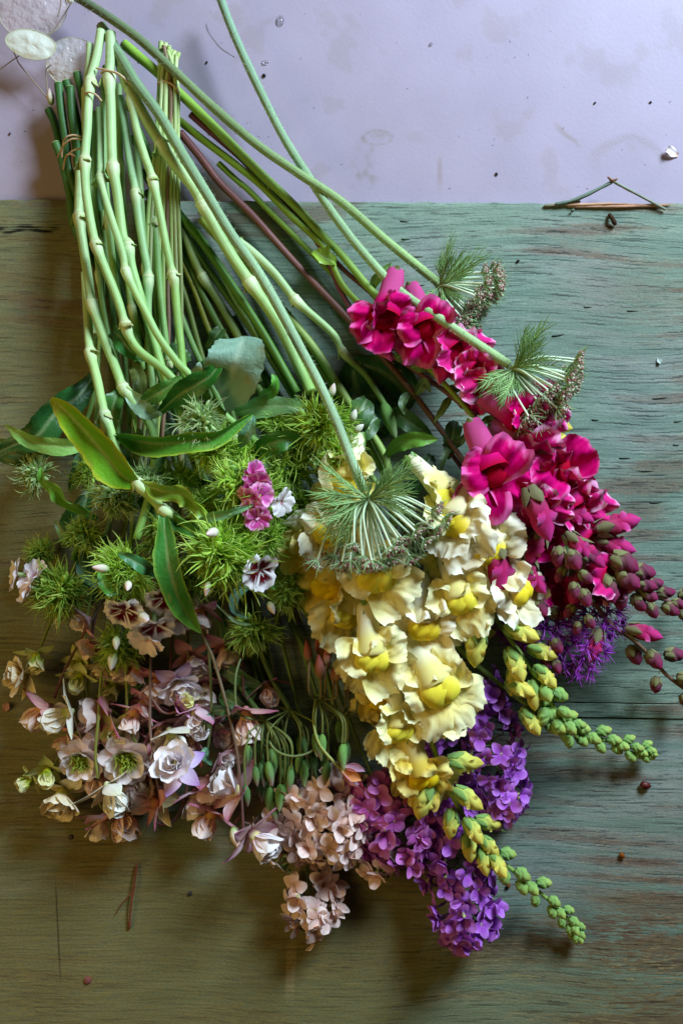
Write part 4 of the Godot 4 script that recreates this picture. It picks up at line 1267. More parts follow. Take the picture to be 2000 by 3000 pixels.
	# loose leaves of the bunch, each broken off and lying where it fell
	var loose := [
		["broad silvery leaf bent over among the green stems", [[640, 1150, 50, 10], [668, 1120, 74, 10], [690, 1060, 86, 4], [705, 1012, 84, -10], [712, 985, 78, -20]], 148, C("86aa90"), {"blunt": 3.0, "neck": 0.8, "wide": 0.35, "fold": 0.08, "wave": 0.05, "rib": C("c4dcc0")}],
		["dark glossy leaf crossing below the silvery leaf", [[470, 1205, 60, 30], [520, 1160, 72, 24], [570, 1130, 80, 10], [620, 1098, 84, 0], [652, 1048, 82, 0]], 64, C("2a6a24"), {"fold": 0.4, "wide": 0.4}],
		["mid green leaf left of the dark glossy leaf", [[415, 1180, 58, 20], [450, 1160, 66, 10], [500, 1130, 70, 0], [532, 1102, 70, 0]], 46, C("4c8434"), {"fold": 0.3}],
		["long pale green leaf lying flat towards the right head", [[690, 1210, 40, 10], [760, 1195, 52, 0], [840, 1190, 54, -10], [930, 1205, 46, -10]], 60, C("74a05c"), {"fold": 0.25}],
		["bright leaf below the long pale green leaf", [[745, 1240, 44, 0], [820, 1246, 52, 10], [880, 1240, 52, 0], [950, 1270, 46, 0]], 54, C("6a9a30"), {"fold": 0.25, "edge": C("9cb83c")}],
		["curled leaf standing up beside the yellow green heads", [[735, 1340, 44, 0], [790, 1300, 60, 20], [850, 1290, 62, 10], [900, 1320, 50, 0]], 60, C("3f7a30"), {"fold": 0.5}],
		["small erect leaf right of the silvery leaf", [[760, 1160, 44, 0], [790, 1150, 60, 20], [805, 1120, 66, 40], [795, 1095, 66, 40]], 34, C("58a030"), {"fold": 0.3}],
		["narrow grey green blade between two shaggy heads", [[700, 1310, 60, 0], [718, 1280, 72, 0], [735, 1240, 74, 0], [742, 1215, 72, 0]], 34, C("5a8a64"), {"fold": 0.4}],
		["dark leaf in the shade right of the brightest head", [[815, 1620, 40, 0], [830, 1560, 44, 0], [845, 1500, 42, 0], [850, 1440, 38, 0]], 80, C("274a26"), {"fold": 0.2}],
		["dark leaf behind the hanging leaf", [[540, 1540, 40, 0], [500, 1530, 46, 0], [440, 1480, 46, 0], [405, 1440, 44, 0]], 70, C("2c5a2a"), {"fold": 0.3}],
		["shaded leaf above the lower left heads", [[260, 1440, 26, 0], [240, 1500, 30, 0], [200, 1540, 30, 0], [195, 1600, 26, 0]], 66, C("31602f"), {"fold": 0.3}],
		["upright pointed leaf beside the left tuft", [[205, 1440, 30, 0], [220, 1400, 40, 20], [228, 1350, 44, 20], [232, 1325, 44, 20]], 30, C("47754e"), {"fold": 0.4}],
		["brownish leaf hanging beside the lowest left joint", [[385, 1060, 24, 0], [405, 1100, 40, 0], [415, 1160, 42, 0], [412, 1195, 38, 0]], 42, C("7d8a48"), {"fold": 0.3}],
		["small glaucous leaf poking up between the stems", [[560, 1110, 52, 20], [575, 1092, 66, 20], [582, 1075, 70, 20], [585, 1060, 70, 20]], 26, C("9ab89a"), {"fold": 0.3}],
		["dark leaf under the pink florets", [[640, 1420, 30, 0], [600, 1440, 38, 0], [560, 1420, 40, 0], [530, 1390, 36, 0]], 66, C("29552a"), {"fold": 0.3}],
		["curling leaf on the left lower head", [[470, 1690, 70, 0], [420, 1660, 88, 10], [380, 1636, 92, 10], [345, 1622, 92, 0]], 36, C("3f7a44"), {"fold": 0.4}],
		["bright thin leaf left of the maroon florets", [[290, 1660, 78, 0], [305, 1710, 84, 0], [325, 1735, 82, 0], [350, 1740, 80, 0]], 26, C("58983a"), {"fold": 0.4}],
	]
	for q in loose:
		var p0: Array = q[1][0]
		var lf := thing("fallen_leaf", q[0], "leaf", P(p0[0], p0[1], p0[2]), "leaves lying loose among the bunches")
		leaf("blade", lf, q[1], q[2], q[3], q[4])

func build_onion_stems() -> void:
	# dark smooth stems with two rubber bands on the far left, running underneath everything to the hanging buds
	var deep := C("3c6b36")
	var lab := ["shortest dark green stem at the far left, under both rubber bands", "outer dark stem with a pale cut end left of its neighbour", "glossy dark stem with a straight cut top, second from the left", "thick dark stem at the middle of the banded bunch", "dark stem peeping out between the two tallest of the banded bunch", "dark stem pressed against the pale jointed stems"]
	var tops := [[[143, 322, 6], [160, 358, 8], [178, 430, 10], [200, 520, 11]], [[163, 418, 16], [185, 480, 14], [205, 570, 12], [225, 680, 10]], [[172, 245, 16], [180, 320, 16], [195, 420, 16], [212, 530, 14]], [[206, 256, 20], [212, 340, 20], [226, 440, 18], [242, 560, 14]], [[194, 238, 10], [214, 300, 10], [236, 420, 9], [258, 560, 8]], [[226, 214, 14], [242, 280, 14], [258, 380, 12], [272, 540, 9]]]
	var ends := [[[560, 1300, 8], [660, 1900, 10], [775, 2110, 30]], [[600, 1400, 8], [760, 1900, 10], [850, 2080, 22]], [[640, 1300, 8], [820, 1750, 12], [935, 1990, 34], [933, 2045, 36]], [[560, 1500, 7], [690, 1950, 10], [745, 2150, 14]], [[620, 1500, 6], [740, 1900, 6], [800, 2060, 10]], [[700, 1400, 6], [900, 1800, 8], [985, 2090, 16]]]
	for i in 6:
		var t := thing("wild_onion", lab[i], "flower stem", P(tops[i][0][0], tops[i][0][1], tops[i][0][2]), "dark green stems held by two rubber bands")
		stalk("stem", t, sink(tops[i], 0.65) + [[300 + 16 * i, 820, 8]] + ends[i], 12.5, 8.0, deep.lerp(C("5c8f45"), R(0.0, 0.45)), C("56702f"), {"cut": true, "sides": 10})
		var e: Array = ends[i][ends[i].size() - 1]
		var red: bool = i in [2, 5]
		var n := 12 if i in [0, 2] else 9
		for k in n:
			var up: bool = red and k < 5
			var spread := R(-100, 100)
			var fx: float = e[0] + (R(-70, 80) if up else spread * 0.85)
			var fy: float = e[1] + (R(-130, -50) if up else R(60, 190))
			var fh: float = e[2] + R(-6, 16)
			var key := "red_bud" if up else "onion_bud"
			if i == 2 and k < 4:
				fx = [905, 952, 940, 985][k]
				fy = [1940, 1952, 1992, 1998][k]
				fh = 44 + 2 * k
			var g := Geo.new()
			var mx: float = lerpf(e[0], fx, 0.5) + (fx - e[0]) * 0.45
			var my: float = lerpf(e[1], fy, 0.3) + (18 if not up else 14)
			var dirn := rad_to_deg(atan2(fy - my, fx - mx))
			var pts := path([e, [mx, my, (e[2] + fh) * 0.5 + 8], [fx, fy, fh]], 8)
			for j in pts.size():
				pts[j] -= t.position
			plain_tube(g, pts, 2.6 * PX, 3.2 * PX, C("6a7a3c"), C("7d8648") if not up else C("8a6a4a"), 6)
			part("flower_stalk", g, M.stem, t)
			place(t, key, "bud", P(fx, fy, fh), along(dirn + R(-12, 12), R(-15, 15)), R(0.85, 1.15))
	# the one open flower on its arched stalk
	var o := thing("wild_onion", "arched green stalk ending in an open lilac and peach bell", "flower stem", P(925, 2050, 40), "dark green stems held by two rubber bands")
	var g := Geo.new()
	var pts := path([[925, 2050, 40], [918, 2110, 48], [935, 2180, 52], [985, 2240, 50], [1000, 2252, 49]], 8)
	for j in pts.size():
		pts[j] -= o.position
	plain_tube(g, pts, 3.0 * PX, 4.5 * PX, C("8fa04c"), C("b6bc70"), 8)
	part("stem", g, M.stem, o)
	for k in 6:
		var s := Geo.new()
		var b := along(24, 5) * Basis(Vector3(0, 0, 1), TAU * k / 6)
		petal(s, Transform3D(b, P(998, 2250, 49) - o.position + b * Vector3(0, 0.0012, 0)), 0.017, 0.0085, {"tip": 0.8, "wide": 0.55, "neck": 0.4, "open": 26.0, "bend": -16.0, "cup": 0.35, "c0": C("c9bc8a"), "c1": C("d9a2b8") if k % 3 else C("d98a52"), "c2": C("e8b8d4") if k % 3 else C("e8a46a"), "nu": 8, "nv": 6})
		part("petal", s, M.petal, o)
	# more buds on long thin stalks
	for q in [[[[770, 2120, 30], [800, 2190, 40], [850, 2215, 46], [905, 2205, 48], [950, 2165, 48]], "grey curved stalk looping under the buds"], [[[775, 2110, 34], [700, 2090, 44], [690, 1990, 46], [705, 1930, 40]], "dark looped stalk over the peach cup"], [[[940, 2055, 40], [1000, 2100, 44], [1040, 2085, 44], [1046, 2040, 42]], "thin looped stalk beside the yellow skirt"]]:
		var s := thing("wild_onion", q[1], "flower stalk", P(q[0][0][0], q[0][0][1], q[0][0][2]), "dark green stems held by two rubber bands")
		stalk("stem", s, q[0], 3.6, 3.2, C("6f8048"), C("7a8a5c"), {"sides": 7})
	# rubber bands
	var bands := [["tan rubber band wound twice round the dark green stems, upper coil", [[182, 462, 22], [186, 420, 27], [196, 402, 32], [215, 396, 33], [238, 400, 33]], [[170, 462, 18], [186, 428, 28], [210, 408, 33], [240, 408, 33]]], ["tan rubber band wound twice round the dark green stems, lower coil", [[186, 498, 18], [194, 462, 24], [214, 442, 30], [240, 434, 31]], [[188, 480, 20], [196, 456, 26], [208, 452, 28], [222, 458, 29]]], ["pale rubber band across the top joints of the jointed stems", [[282, 200, 44], [318, 206, 48], [352, 220, 46], [372, 236, 43], [390, 256, 38]], [[295, 214, 42], [310, 207, 47], [340, 212, 48], [365, 228, 44]]], ["pale rubber band round the tall jointed stem", [[248, 276, 40], [262, 270, 46], [282, 278, 45], [298, 296, 38]], []], ["tan rubber band holding the thin stems together", [[462, 250, 30], [468, 240, 34], [490, 240, 35], [512, 254, 34], [526, 276, 30]], [[463, 245, 32], [485, 238, 36], [510, 250, 35], [524, 270, 31]]]]
	for q in bands:
		var b := thing("rubber_band", q[0], "rubber band", P(q[1][0][0], q[1][0][1], q[1][0][2]), "rubber bands round the stems")
		for k in [1, 2]:
			if q[k].size():
				var g2 := Geo.new()
				var pp := path(sink(q[k], 0.5 if q[0].begins_with("pale") else 0.55), 8)
				for j in pp.size():
					pp[j] -= b.position
				plain_tube(g2, pp, 2.7 * PX, 2.7 * PX, C("c9a880"), C("d8bc98"), 7)
				part("loop", g2, M.rubber, b)

func furry(label: String, ctrl: Array, r0: float, r1: float, c0: Color, c1: Color) -> Node3D:
	var t := thing("wild_carrot", label, "wild carrot", P(ctrl[0][0], ctrl[0][1], ctrl[0][2]), "furry wild carrot stalks")
	var pts := stalk("stem", t, ctrl, r0, r1, c0, c1, {"sides": 18, "rib": 0.045, "ribs": 9, "mat": M.fuzzy, "per": 9})
	var g := Geo.new()
	var n := pts.size()
	for k in 900:
		var i := rng.randi_range(0, n - 2)
		var f := R(0, 1)
		var p := pts[i].lerp(pts[i + 1], f) - t.position
		var d := (pts[i + 1] - pts[i]).normalized()
		var side := d.cross(Vector3.UP).normalized()
		var a := R(0, TAU)
		var out := side * cos(a) + side.cross(d) * sin(a)
		var r := lerpf(r0, r1, float(i) / n) * PX
		hair(g, p + out * r * 0.96, out + d * R(-0.3, 0.7), R(0.0012, 0.0028), 0.00011, d * 0.5, c1.lerp(C("eef2d8"), 0.4), C("f4f6e6"), 2)
	part("bristles", g, M.bract, t, Transform3D.IDENTITY, true)
	return t

# an umbel on t at (x, y, h), its rays fanned round the direction deg
func umbel(t: Node3D, x: float, y: float, h: float, deg: float, tilt: float, r: float, wide: float, feathers: Array) -> void:
	var at := P(x, y, h)
	var b := along(deg, tilt)
	var hub := Geo.new()
	lathe(hub, Transform3D(b, Vector3.ZERO), [[-0.003, 0.0022], [0.0, 0.0034], [0.002, 0.0028], [0.003, 0.0004]], [C("a9c487")], 10)
	var u := part("umbel", hub, M.fuzzy, t, Transform3D(Basis.IDENTITY, at - t.position))
	var n := 42
	for k in n:
		var ang := TAU * k * 0.618
		var th := deg_to_rad(wide) * pow((k + 0.7) / n, 0.6) * R(0.86, 1.06)
		var d := b * Vector3(sin(th) * cos(ang), sin(th) * sin(ang) * 0.62, cos(th))
		var L := r * PX * R(0.70, 1.05) * (0.80 + 0.28 * sin(th))
		var end := d * L + b * Vector3(0, 0, 1) * L * 0.24 * sin(th)
		if at.y + end.y < 0.006:
			end.y = 0.006 - at.y
		var g := Geo.new()
		plain_tube(g, curve(PackedVector3Array([Vector3.ZERO, d * L * 0.5 - b * Vector3(0, 0, 1) * L * 0.09 * sin(th) + b * Vector3(R(-1, 1), R(-1, 1), 0) * L * 0.03, end]), 6), 0.0009, 0.0007, C("b8d49c"), C("e2efcc"), 6)
		part("ray", g, M.fuzzy, u)
		var f := (end - d * L * 0.5).normalized()
		var q := place(u, "umbellet", "umbellet", Vector3.ZERO, Basis.IDENTITY)
		var bb := Basis.looking_at(-f, Vector3(0.2, 1, 0.1).normalized())
		q.transform = Transform3D(bb.scaled_local(Vector3.ONE * R(0.95, 1.4)), end)
	for i in feathers.size() * 2:
		var q: Array = feathers[i / 2]
		var f := place(u, "feather", "bract", Vector3.ZERO, Basis.IDENTITY)
		f.transform = Transform3D(along(q[0] + R(-13, 13), q[1] + R(-12, 16), R(-40, 40)).scaled_local(Vector3.ONE * q[2] * R(0.7, 1.08)), Vector3(0, 0.001, 0))

func build_wild_carrots() -> void:
	var t := furry("thick furry stalk running down the middle to the largest umbel", [[297, 76, 10], [350, 160, 20], [400, 245, 27], [470, 340, 33], [540, 460, 38], [610, 575, 46], [680, 690, 50], [745, 780, 54], [805, 880, 60], [880, 1020, 68], [938, 1130, 74], [985, 1235, 80], [1030, 1350, 84], [1066, 1440, 86]], 15.0, 12.0, C("78996c"), C("a9c89a"))
	umbel(t, 1078, 1462, 86, 66, -14, 176, 78, [[180, 5, 1.3], [172, 15, 1.2], [196, 10, 1.35], [160, 10, 1.25], [148, 5, 1.3], [130, 8, 1.3], [210, 25, 1.0], [-70, 20, 1.1], [-45, 15, 1.2], [-30, 15, 1.3], [-15, 10, 1.2], [-60, 35, 1.0], [5, 10, 1.0], [-100, 40, 0.8], [118, 10, 1.2], [250, 30, 0.9]])
	t = furry("furry stalk starting brown at the top left and crossing to the upper right umbel", [[225, -8, 12], [300, 38, 18], [400, 108, 24], [500, 198, 27], [620, 310, 27], [750, 422, 28], [880, 512, 30], [1000, 592, 28], [1120, 696, 26], [1205, 766, 24], [1282, 828, 24]], 12.5, 12.0, C("5c6b4c"), C("9fbe78"))
	umbel(t, 1288, 838, 24, 28, 4, 150, 62, [[-95, 30, 1.0], [-80, 35, 1.15], [-70, 20, 1.15], [-105, 30, 0.9], [-60, 25, 1.1], [-50, 20, 1.2], [-35, 20, 1.1], [120, 20, 0.8], [100, 20, 0.9], [85, 20, 0.9], [60, 20, 0.8], [-20, 30, 1.0], [140, 20, 0.7], [40, 30, 0.8]])
	t = furry("furry stalk leaving the top edge and ending in the umbel above the magenta flowers", [[640, -20, 16], [690, 110, 18], [760, 262, 20], [830, 400, 22], [905, 520, 25], [985, 640, 30], [1065, 742, 36], [1165, 848, 44], [1275, 925, 50], [1385, 1000, 52], [1492, 1070, 52]], 11.5, 12.0, C("84a487"), C("a6c684"))
	umbel(t, 1502, 1082, 52, 42, 2, 165, 66, [[-80, 30, 1.0], [-70, 35, 1.2], [-62, 25, 1.25], [-50, 25, 1.2], [-42, 20, 1.2], [-30, 20, 1.1], [-20, 20, 1.0], [150, 15, 1.1], [165, 15, 0.9], [130, 15, 1.2], [118, 15, 1.2], [105, 15, 1.1], [90, 20, 1.0], [75, 20, 0.9], [10, 30, 0.8], [140, 25, 1.0]])

func snap_stem(label: String, ctrl: Array, r0: float, r1: float, c0: Color, c1: Color, group: String, o := {}) -> Node3D:
	var t := thing("snapdragon", label, "snapdragon", P(ctrl[0][0], ctrl[0][1], ctrl[0][2]), group)
	stalk("stem", t, ctrl, r0, r1, c0, c1, {"cut": o.get("cut", false), "sides": 10})
	# scars where leaves were stripped
	for k in int(o.get("scars", 5)):
		var i := rng.randi_range(0, ctrl.size() - 2)
		var f := R(0.1, 0.9)
		var a := P(ctrl[i][0], ctrl[i][1], ctrl[i][2])
		var b := P(ctrl[i + 1][0], ctrl[i + 1][1], ctrl[i + 1][2])
		var d := (b - a).normalized()
		var s := d.cross(Vector3.UP).normalized() * (1 if k % 2 else -1)
		var g := Geo.new()
		hair(g, a.lerp(b, f) + s * r0 * PX * 0.8 - t.position, s * 0.8 + d * 0.8 + Vector3(0, 0.4, 0), R(0.0022, 0.0036), 0.0006, d, c0.lerp(C("d8d8a0"), 0.4), C("a89a70"), 2)
		part("leaf_scar", g, M.stem, t)
	return t

# buds along a spike: rows of [x, y, h] for the axis; size runs from s0 to s1
func spike(t: Node3D, axis: Array, count: int, s0: float, s1: float, keys: Array, spread := 1.0) -> void:
	var pts := path(axis, 10)
	var n := pts.size()
	for k in count:
		var u := (k + 0.3) / count
		u = 1.0 - pow(1.0 - u, 1.15)
		var i := clampi(int(u * (n - 1)), 0, n - 2)
		var p := pts[i]
		var d := (pts[i + 1] - pts[i]).normalized()
		var deg := rad_to_deg(atan2(d.z, d.x))
		var s := lerpf(s0, s1, u) * R(0.9, 1.1)
		var side: float = [-1.0, 1.0, -0.45, 0.6, 0.0][k % 5]
		var perp := Vector3(-d.z, 0, d.x).normalized()
		var key: String = keys[clampi(int(u * keys.size() + R(-0.15, 0.15)), 0, keys.size() - 1)]
		var at := p + perp * side * 0.0042 * s * spread + Vector3(0, (0.0034 - 0.0022 * absf(side)) * s * spread, 0)
		var o := place(t, key, "bud", at, along(deg + side * 34.0 * spread + R(-9, 9), (1.0 - absf(side)) * 30.0 - 4.0 + R(-10, 10), R(-25, 25)), s)

func bloom(t: Node3D, key: String, x: float, y: float, h: float, deg: float, tilt := 0.0, roll := 0.0, s := 1.0, pick := -1) -> void:
	place(t, key, "flower", P(x, y, h), along(deg, tilt, roll), s, pick)

func build_snapdragons() -> void:
	var lime := C("8fb23a")
	var olive := C("6f8f3c")
	var wine := C("6b3440")
	var yg := "yellow snapdragon stems"
	var pg := "pink snapdragon stems"
	# ---- yellow
	var t := snap_stem("yellow snapdragon whose green bud spike ends lowest, near the bottom right", [[590, 640, 12], [680, 740, 14], [760, 830, 16], [859, 944, 18], [942, 1053, 20], [1034, 1199, 22], [1126, 1337, 26], [1150, 1500, 34], [1160, 1680, 42], [1195, 1900, 46], [1240, 2090, 48], [1290, 2250, 46], [1350, 2380, 42], [1430, 2490, 34], [1540, 2580, 24], [1620, 2650, 16], [1672, 2704, 10], [1694, 2744, 6]], 14.0, 5.0, C("8aa04a"), C("8fae58"), yg, {"scars": 7})
	leaf("leaf", t, [[1128, 1340, 26, 0], [1165, 1300, 36, 20], [1220, 1285, 42, 20], [1282, 1288, 42, 10]], 48, C("6fa63c"), {"fold": 0.45, "wide": 0.5, "rib": C("9cc46a")})
	leaf("leaf", t, [[980, 1100, 18, 0], [940, 1060, 16, 0], [905, 1030, 14, 0]], 26, C("447a38"), {"fold": 0.3})
	for q in [["lemon", 1088, 1925, 62, 84, 0, -4, 1.28, 0], ["lemon", 1285, 2020, 60, 62, 14, 0, 1.42, 1], ["lemon", 1165, 2135, 52, 86, 0, -16, 1.12, 2], ["gold", 1240, 2270, 48, 70, -8, 10, 1.12, 0], ["gold", 1110, 2045, 42, 110, -8, -30, 0.95, 1]]:
		bloom(t, q[0], q[1], q[2], q[3], q[4], q[5], q[6], q[7], q[8])
	spike(t, [[1270, 2235, 46], [1310, 2310, 45], [1370, 2410, 40]], 5, 1.3, 1.1, ["lemon_bud"], 1.4)
	spike(t, [[1370, 2410, 40], [1440, 2500, 33], [1540, 2580, 24], [1620, 2650, 16], [1672, 2704, 10], [1692, 2738, 7]], 25, 1.0, 0.5, ["lemon_bud", "green_bud", "green_bud", "green_bud", "green_bud"], 1.0)

	t = snap_stem("yellow snapdragon with the long spike of green buds pointing right", [[600, 600, 10], [720, 800, 12], [870, 990, 12], [980, 1140, 14], [1080, 1300, 18], [1160, 1480, 24], [1240, 1720, 32], [1330, 1880, 38], [1440, 1985, 40], [1540, 2062, 36], [1640, 2122, 28], [1760, 2166, 18], [1908, 2206, 8]], 12.5, 5.0, C("5c8038"), C("94b058"), yg)
	for q in [["ivory", 1240, 1835, 56, 88, 4, 0, 1.2, 0], ["lemon", 1350, 1760, 62, 70, 8, 10, 1.15, 3], ["gold", 1320, 1640, 50, 60, 0, 0, 1.0, 1]]:
		bloom(t, q[0], q[1], q[2], q[3], q[4], q[5], q[6], q[7], q[8])
	spike(t, [[1330, 1880, 38], [1440, 1985, 40], [1560, 2075, 36]], 4, 1.15, 1.0, ["lemon_bud"], 1.4)
	spike(t, [[1550, 2068, 36], [1640, 2122, 28], [1760, 2166, 18], [1850, 2192, 12], [1900, 2204, 9]], 25, 1.02, 0.5, ["green_bud", "green_bud", "green_bud", "green_bud"], 1.0)

	t = snap_stem("yellow snapdragon with a shorter bud spike bending down between the other two", [[700, 700, 8], [850, 960, 10], [1000, 1250, 16], [1150, 1480, 28], [1290, 1600, 36], [1385, 1700, 42], [1470, 1840, 44], [1535, 1930, 42], [1590, 2020, 40], [1640, 2100, 36], [1690, 2160, 32]], 11.0, 5.0, C("6f8f3c"), C("94b058"), yg)
	for q in [["ivory", 1340, 1535, 70, 108, 14, 40, 1.3, 1], ["ivory", 1425, 1610, 62, 80, 0, -10, 1.3, 2], ["ivory", 1515, 1735, 58, 48, -6, -25, 1.05, 0], ["lemon", 1285, 1460, 64, 60, 8, -60, 1.15, 1]]:
		bloom(t, q[0], q[1], q[2], q[3], q[4], q[5], q[6], q[7], q[8])
	spike(t, [[1370, 1740, 52], [1420, 1800, 56], [1470, 1850, 52], [1520, 1900, 46]], 4, 1.5, 1.15, ["lemon_bud"], 1.4)
	spike(t, [[1520, 1900, 44], [1560, 1965, 42], [1600, 2040, 40], [1640, 2100, 37], [1680, 2150, 33]], 12, 1.15, 0.75, ["lemon_bud", "green_bud", "green_bud"], 1.15)

	t = snap_stem("yellow snapdragon crowded under the largest umbel, its flowers drooping left", [[520, 700, 8], [640, 950, 10], [800, 1200, 14], [940, 1400, 24], [1010, 1560, 36], [1050, 1700, 44], [1060, 1800, 44]], 11.0, 7.0, C("55783a"), C("8fa850"), yg)
	for q in [["lemon", 1020, 1420, 60, 100, 10, 10, 1.2, 2], ["ivory", 960, 1560, 54, 120, 0, -20, 1.2, 1], ["gold", 905, 1615, 46, 140, -5, -10, 1.0, 0], ["gold", 955, 1715, 44, 105, -5, 0, 1.1, 1], ["lemon", 1005, 1800, 50, 108, 0, -40, 1.15, 3], ["lemon", 1105, 1690, 66, 78, 6, 10, 1.35, 0]]:
		bloom(t, q[0], q[1], q[2], q[3], q[4], q[5], q[6], q[7], q[8])

	# ---- pink
	t = snap_stem("thick bright green snapdragon stem with a cut end at the top, pink flowers far below", [[362, 128, 10], [405, 165, 10], [460, 211, 12], [574, 319, 14], [676, 421, 16], [765, 510, 16], [861, 600, 14], [944, 689, 13], [1000, 746, 14], [1081, 843, 18], [1160, 920, 22], [1260, 1010, 28], [1400, 1130, 36], [1500, 1260, 42], [1600, 1400, 46], [1680, 1520, 44]], 15.0, 7.0, C("86ae3c"), C("7d9a48"), pg, {"cut": true, "scars": 8})
	for q in [["rose", 1250, 965, 40, 70, 0, 10, 1.15, 0], ["blush", 1335, 1035, 38, 50, 0, 0, 1.15, 0], ["blush", 1395, 1080, 40, 30, 0, 30, 0.95, 1], ["rose", 1520, 1245, 52, 40, 4, -20, 1.1, 1], ["blush", 1580, 1205, 44, -20, 0, 0, 0.95, 2], ["blush", 1545, 1330, 52, 40, 0, 10, 1.1, 2], ["rose", 1640, 1375, 56, 20, 6, 0, 1.15, 2], ["blush", 1690, 1490, 50, 60, -4, 0, 1.15, 0], ["blush", 1660, 1420, 52, 30, 0, 40, 1.05, 1]]:
		bloom(t, q[0], q[1], q[2], q[3], q[4], q[5], q[6], q[7], q[8])
	spike(t, [[1600, 1500, 56], [1650, 1590, 60], [1678, 1660, 60], [1700, 1740, 56], [1705, 1830, 48]], 14, 1.3, 0.8, ["rose_bud", "wine_bud", "wine_bud", "wine_bud"], 1.3)
	spike(t, [[1560, 1250, 24], [1590, 1275, 24], [1640, 1300, 16], [1720, 1352, 10]], 8, 1.2, 0.5, ["lemon_bud", "green_bud"], 0.9)

	t = snap_stem("yellow green snapdragon stem below the thick bright one, magenta flower at its elbow", [[525, 353, 10], [580, 398, 11], [638, 442, 13], [700, 490, 15], [765, 544, 13], [850, 630, 12], [944, 722, 12], [1000, 832, 16], [1066, 904, 20], [1153, 990, 24], [1285, 1108, 30], [1420, 1270, 38], [1500, 1450, 44], [1560, 1620, 44]], 11.5, 6.0, C("8fb436"), C("7d9440"), pg, {"scars": 7})
	for q in [["rose", 1115, 935, 42, 110, 0, -20, 1.25, 3], ["rose", 1445, 1395, 66, 70, 6, 0, 1.38, 0], ["blush", 1405, 1130, 36, 60, 0, 10, 0.9, 2]]:
		bloom(t, q[0], q[1], q[2], q[3], q[4], q[5], q[6], q[7], q[8])
	spike(t, [[1475, 1560, 54], [1510, 1640, 50], [1550, 1740, 46], [1590, 1820, 44], [1608, 1900, 38], [1622, 1960, 30], [1626, 2050, 20]], 13, 1.4, 0.6, ["rose_bud", "wine_bud", "wine_bud", "wine_bud"], 1.25)
	bloom(t, "blush", 1590, 1480, 62, 60, 10, 20, 0.9, 0)

	t = snap_stem("thin lime stem lying lowest of the loose snapdragon stems", [[640, 478, 10], [690, 525, 10], [733, 562, 10], [810, 640, 9], [893, 722, 9], [960, 790, 9], [1040, 880, 12], [1140, 1000, 16], [1240, 1100, 18]], 9.0, 7.0, C("7fa634"), C("6f9438"), pg)
	t = snap_stem("dark purple brown snapdragon stem farthest to the left of its kind", [[528, 388, 14], [585, 458, 13], [638, 529, 12], [690, 582, 12], [746, 638, 12], [842, 746, 12], [920, 830, 13], [1000, 914, 15], [1102, 1026, 18], [1204, 1144, 22], [1326, 1307, 28], [1450, 1480, 36], [1600, 1640, 42], [1700, 1720, 42], [1790, 1830, 34], [1850, 1872, 28], [1905, 1925, 22], [1952, 1978, 18], [2020, 2030, 14]], 11.5, 5.5, C("6f3f3c"), wine.lerp(C("8a7a50"), 0.5), pg, {"scars": 8})
	spike(t, [[1720, 1745, 42], [1790, 1830, 35], [1850, 1872, 28], [1905, 1925, 23], [1952, 1978, 18], [2015, 2026, 14]], 9, 1.3, 1.0, ["rose_bud", "wine_bud", "wine_bud"], 1.5)
	for q in [[1218, 1160, 1240, 1120, 1262, 1150, 30], [1195, 1150, 1180, 1180, 1186, 1215, 26], [1326, 1305, 1350, 1290, 1370, 1260, 24], [1320, 1300, 1300, 1340, 1292, 1385, 22]]:
		leaf("leaf", t, [[q[0], q[1], 24], [q[2], q[3], 32, 20], [q[4], q[5], 34, 30]], q[6], C("5c7a4c"), {"fold": 0.4})
	t = snap_stem("purple snapdragon stem between the dark one and the lime one", [[558, 335, 12], [630, 398, 11], [701, 459, 10], [765, 526, 9], [829, 593, 9], [905, 676, 10], [960, 760, 13], [1000, 858, 15], [1092, 996, 19], [1204, 1077, 22], [1306, 1149, 26], [1408, 1240, 32], [1500, 1360, 38], [1640, 1530, 46], [1740, 1620, 46], [1800, 1680, 42], [1860, 1728, 34], [1920, 1750, 26], [2010, 1775, 18]], 9.5, 5.0, C("7a3a52"), C("8a5a58"), pg, {"scars": 6})
	bloom(t, "blush", 1770, 1690, 46, 18, 0, 0, 1.0, 1)
	bloom(t, "rose", 1530, 1280, 40, 200, 0, 0, 0.8, 1)
	spike(t, [[1700, 1580, 50], [1760, 1640, 46], [1800, 1680, 42]], 5, 1.8, 1.6, ["rose_bud", "wine_bud"], 1.5)
	spike(t, [[1820, 1695, 40], [1860, 1728, 34], [1920, 1750, 26], [2005, 1774, 18]], 12, 1.35, 0.9, ["wine_bud"], 1.2)
	for q in [[1204, 1077, 1240, 1065, 1252, 1040, 40], [1160, 1050, 1200, 1030, 1240, 1060, 60], [1300, 1145, 1340, 1135, 1385, 1120, 26], [1320, 1160, 1300, 1195, 1270, 1240, 24], [1408, 1240, 1440, 1225, 1470, 1235, 24]]:
		leaf("leaf", t, [[q[0], q[1], 24], [q[2], q[3], 30, 20], [q[4], q[5], 30, 30]], q[6], C("66803c"), {"fold": 0.35})
	t = snap_stem("reddish thin stem just under the upper right of the loose stems", [[560, 310, 8], [660, 400, 8], [790, 540, 8], [900, 668, 8], [1000, 784, 10], [1097, 870, 14], [1200, 1000, 18], [1320, 1100, 20]], 8.0, 6.5, C("6a2c3e"), C("7a4450"), pg)
	leaf("leaf", t, [[1088, 850, 14], [1100, 820, 22, 20], [1118, 795, 26, 30], [1148, 770, 26, 30]], 30, C("6f9448"), {"fold": 0.4})
	leaf("leaf", t, [[1165, 960, 22], [1160, 910, 34, 20], [1156, 870, 36, 40], [1152, 832, 36, 20]], 26, C("7d8a3c"), {"fold": 0.4})
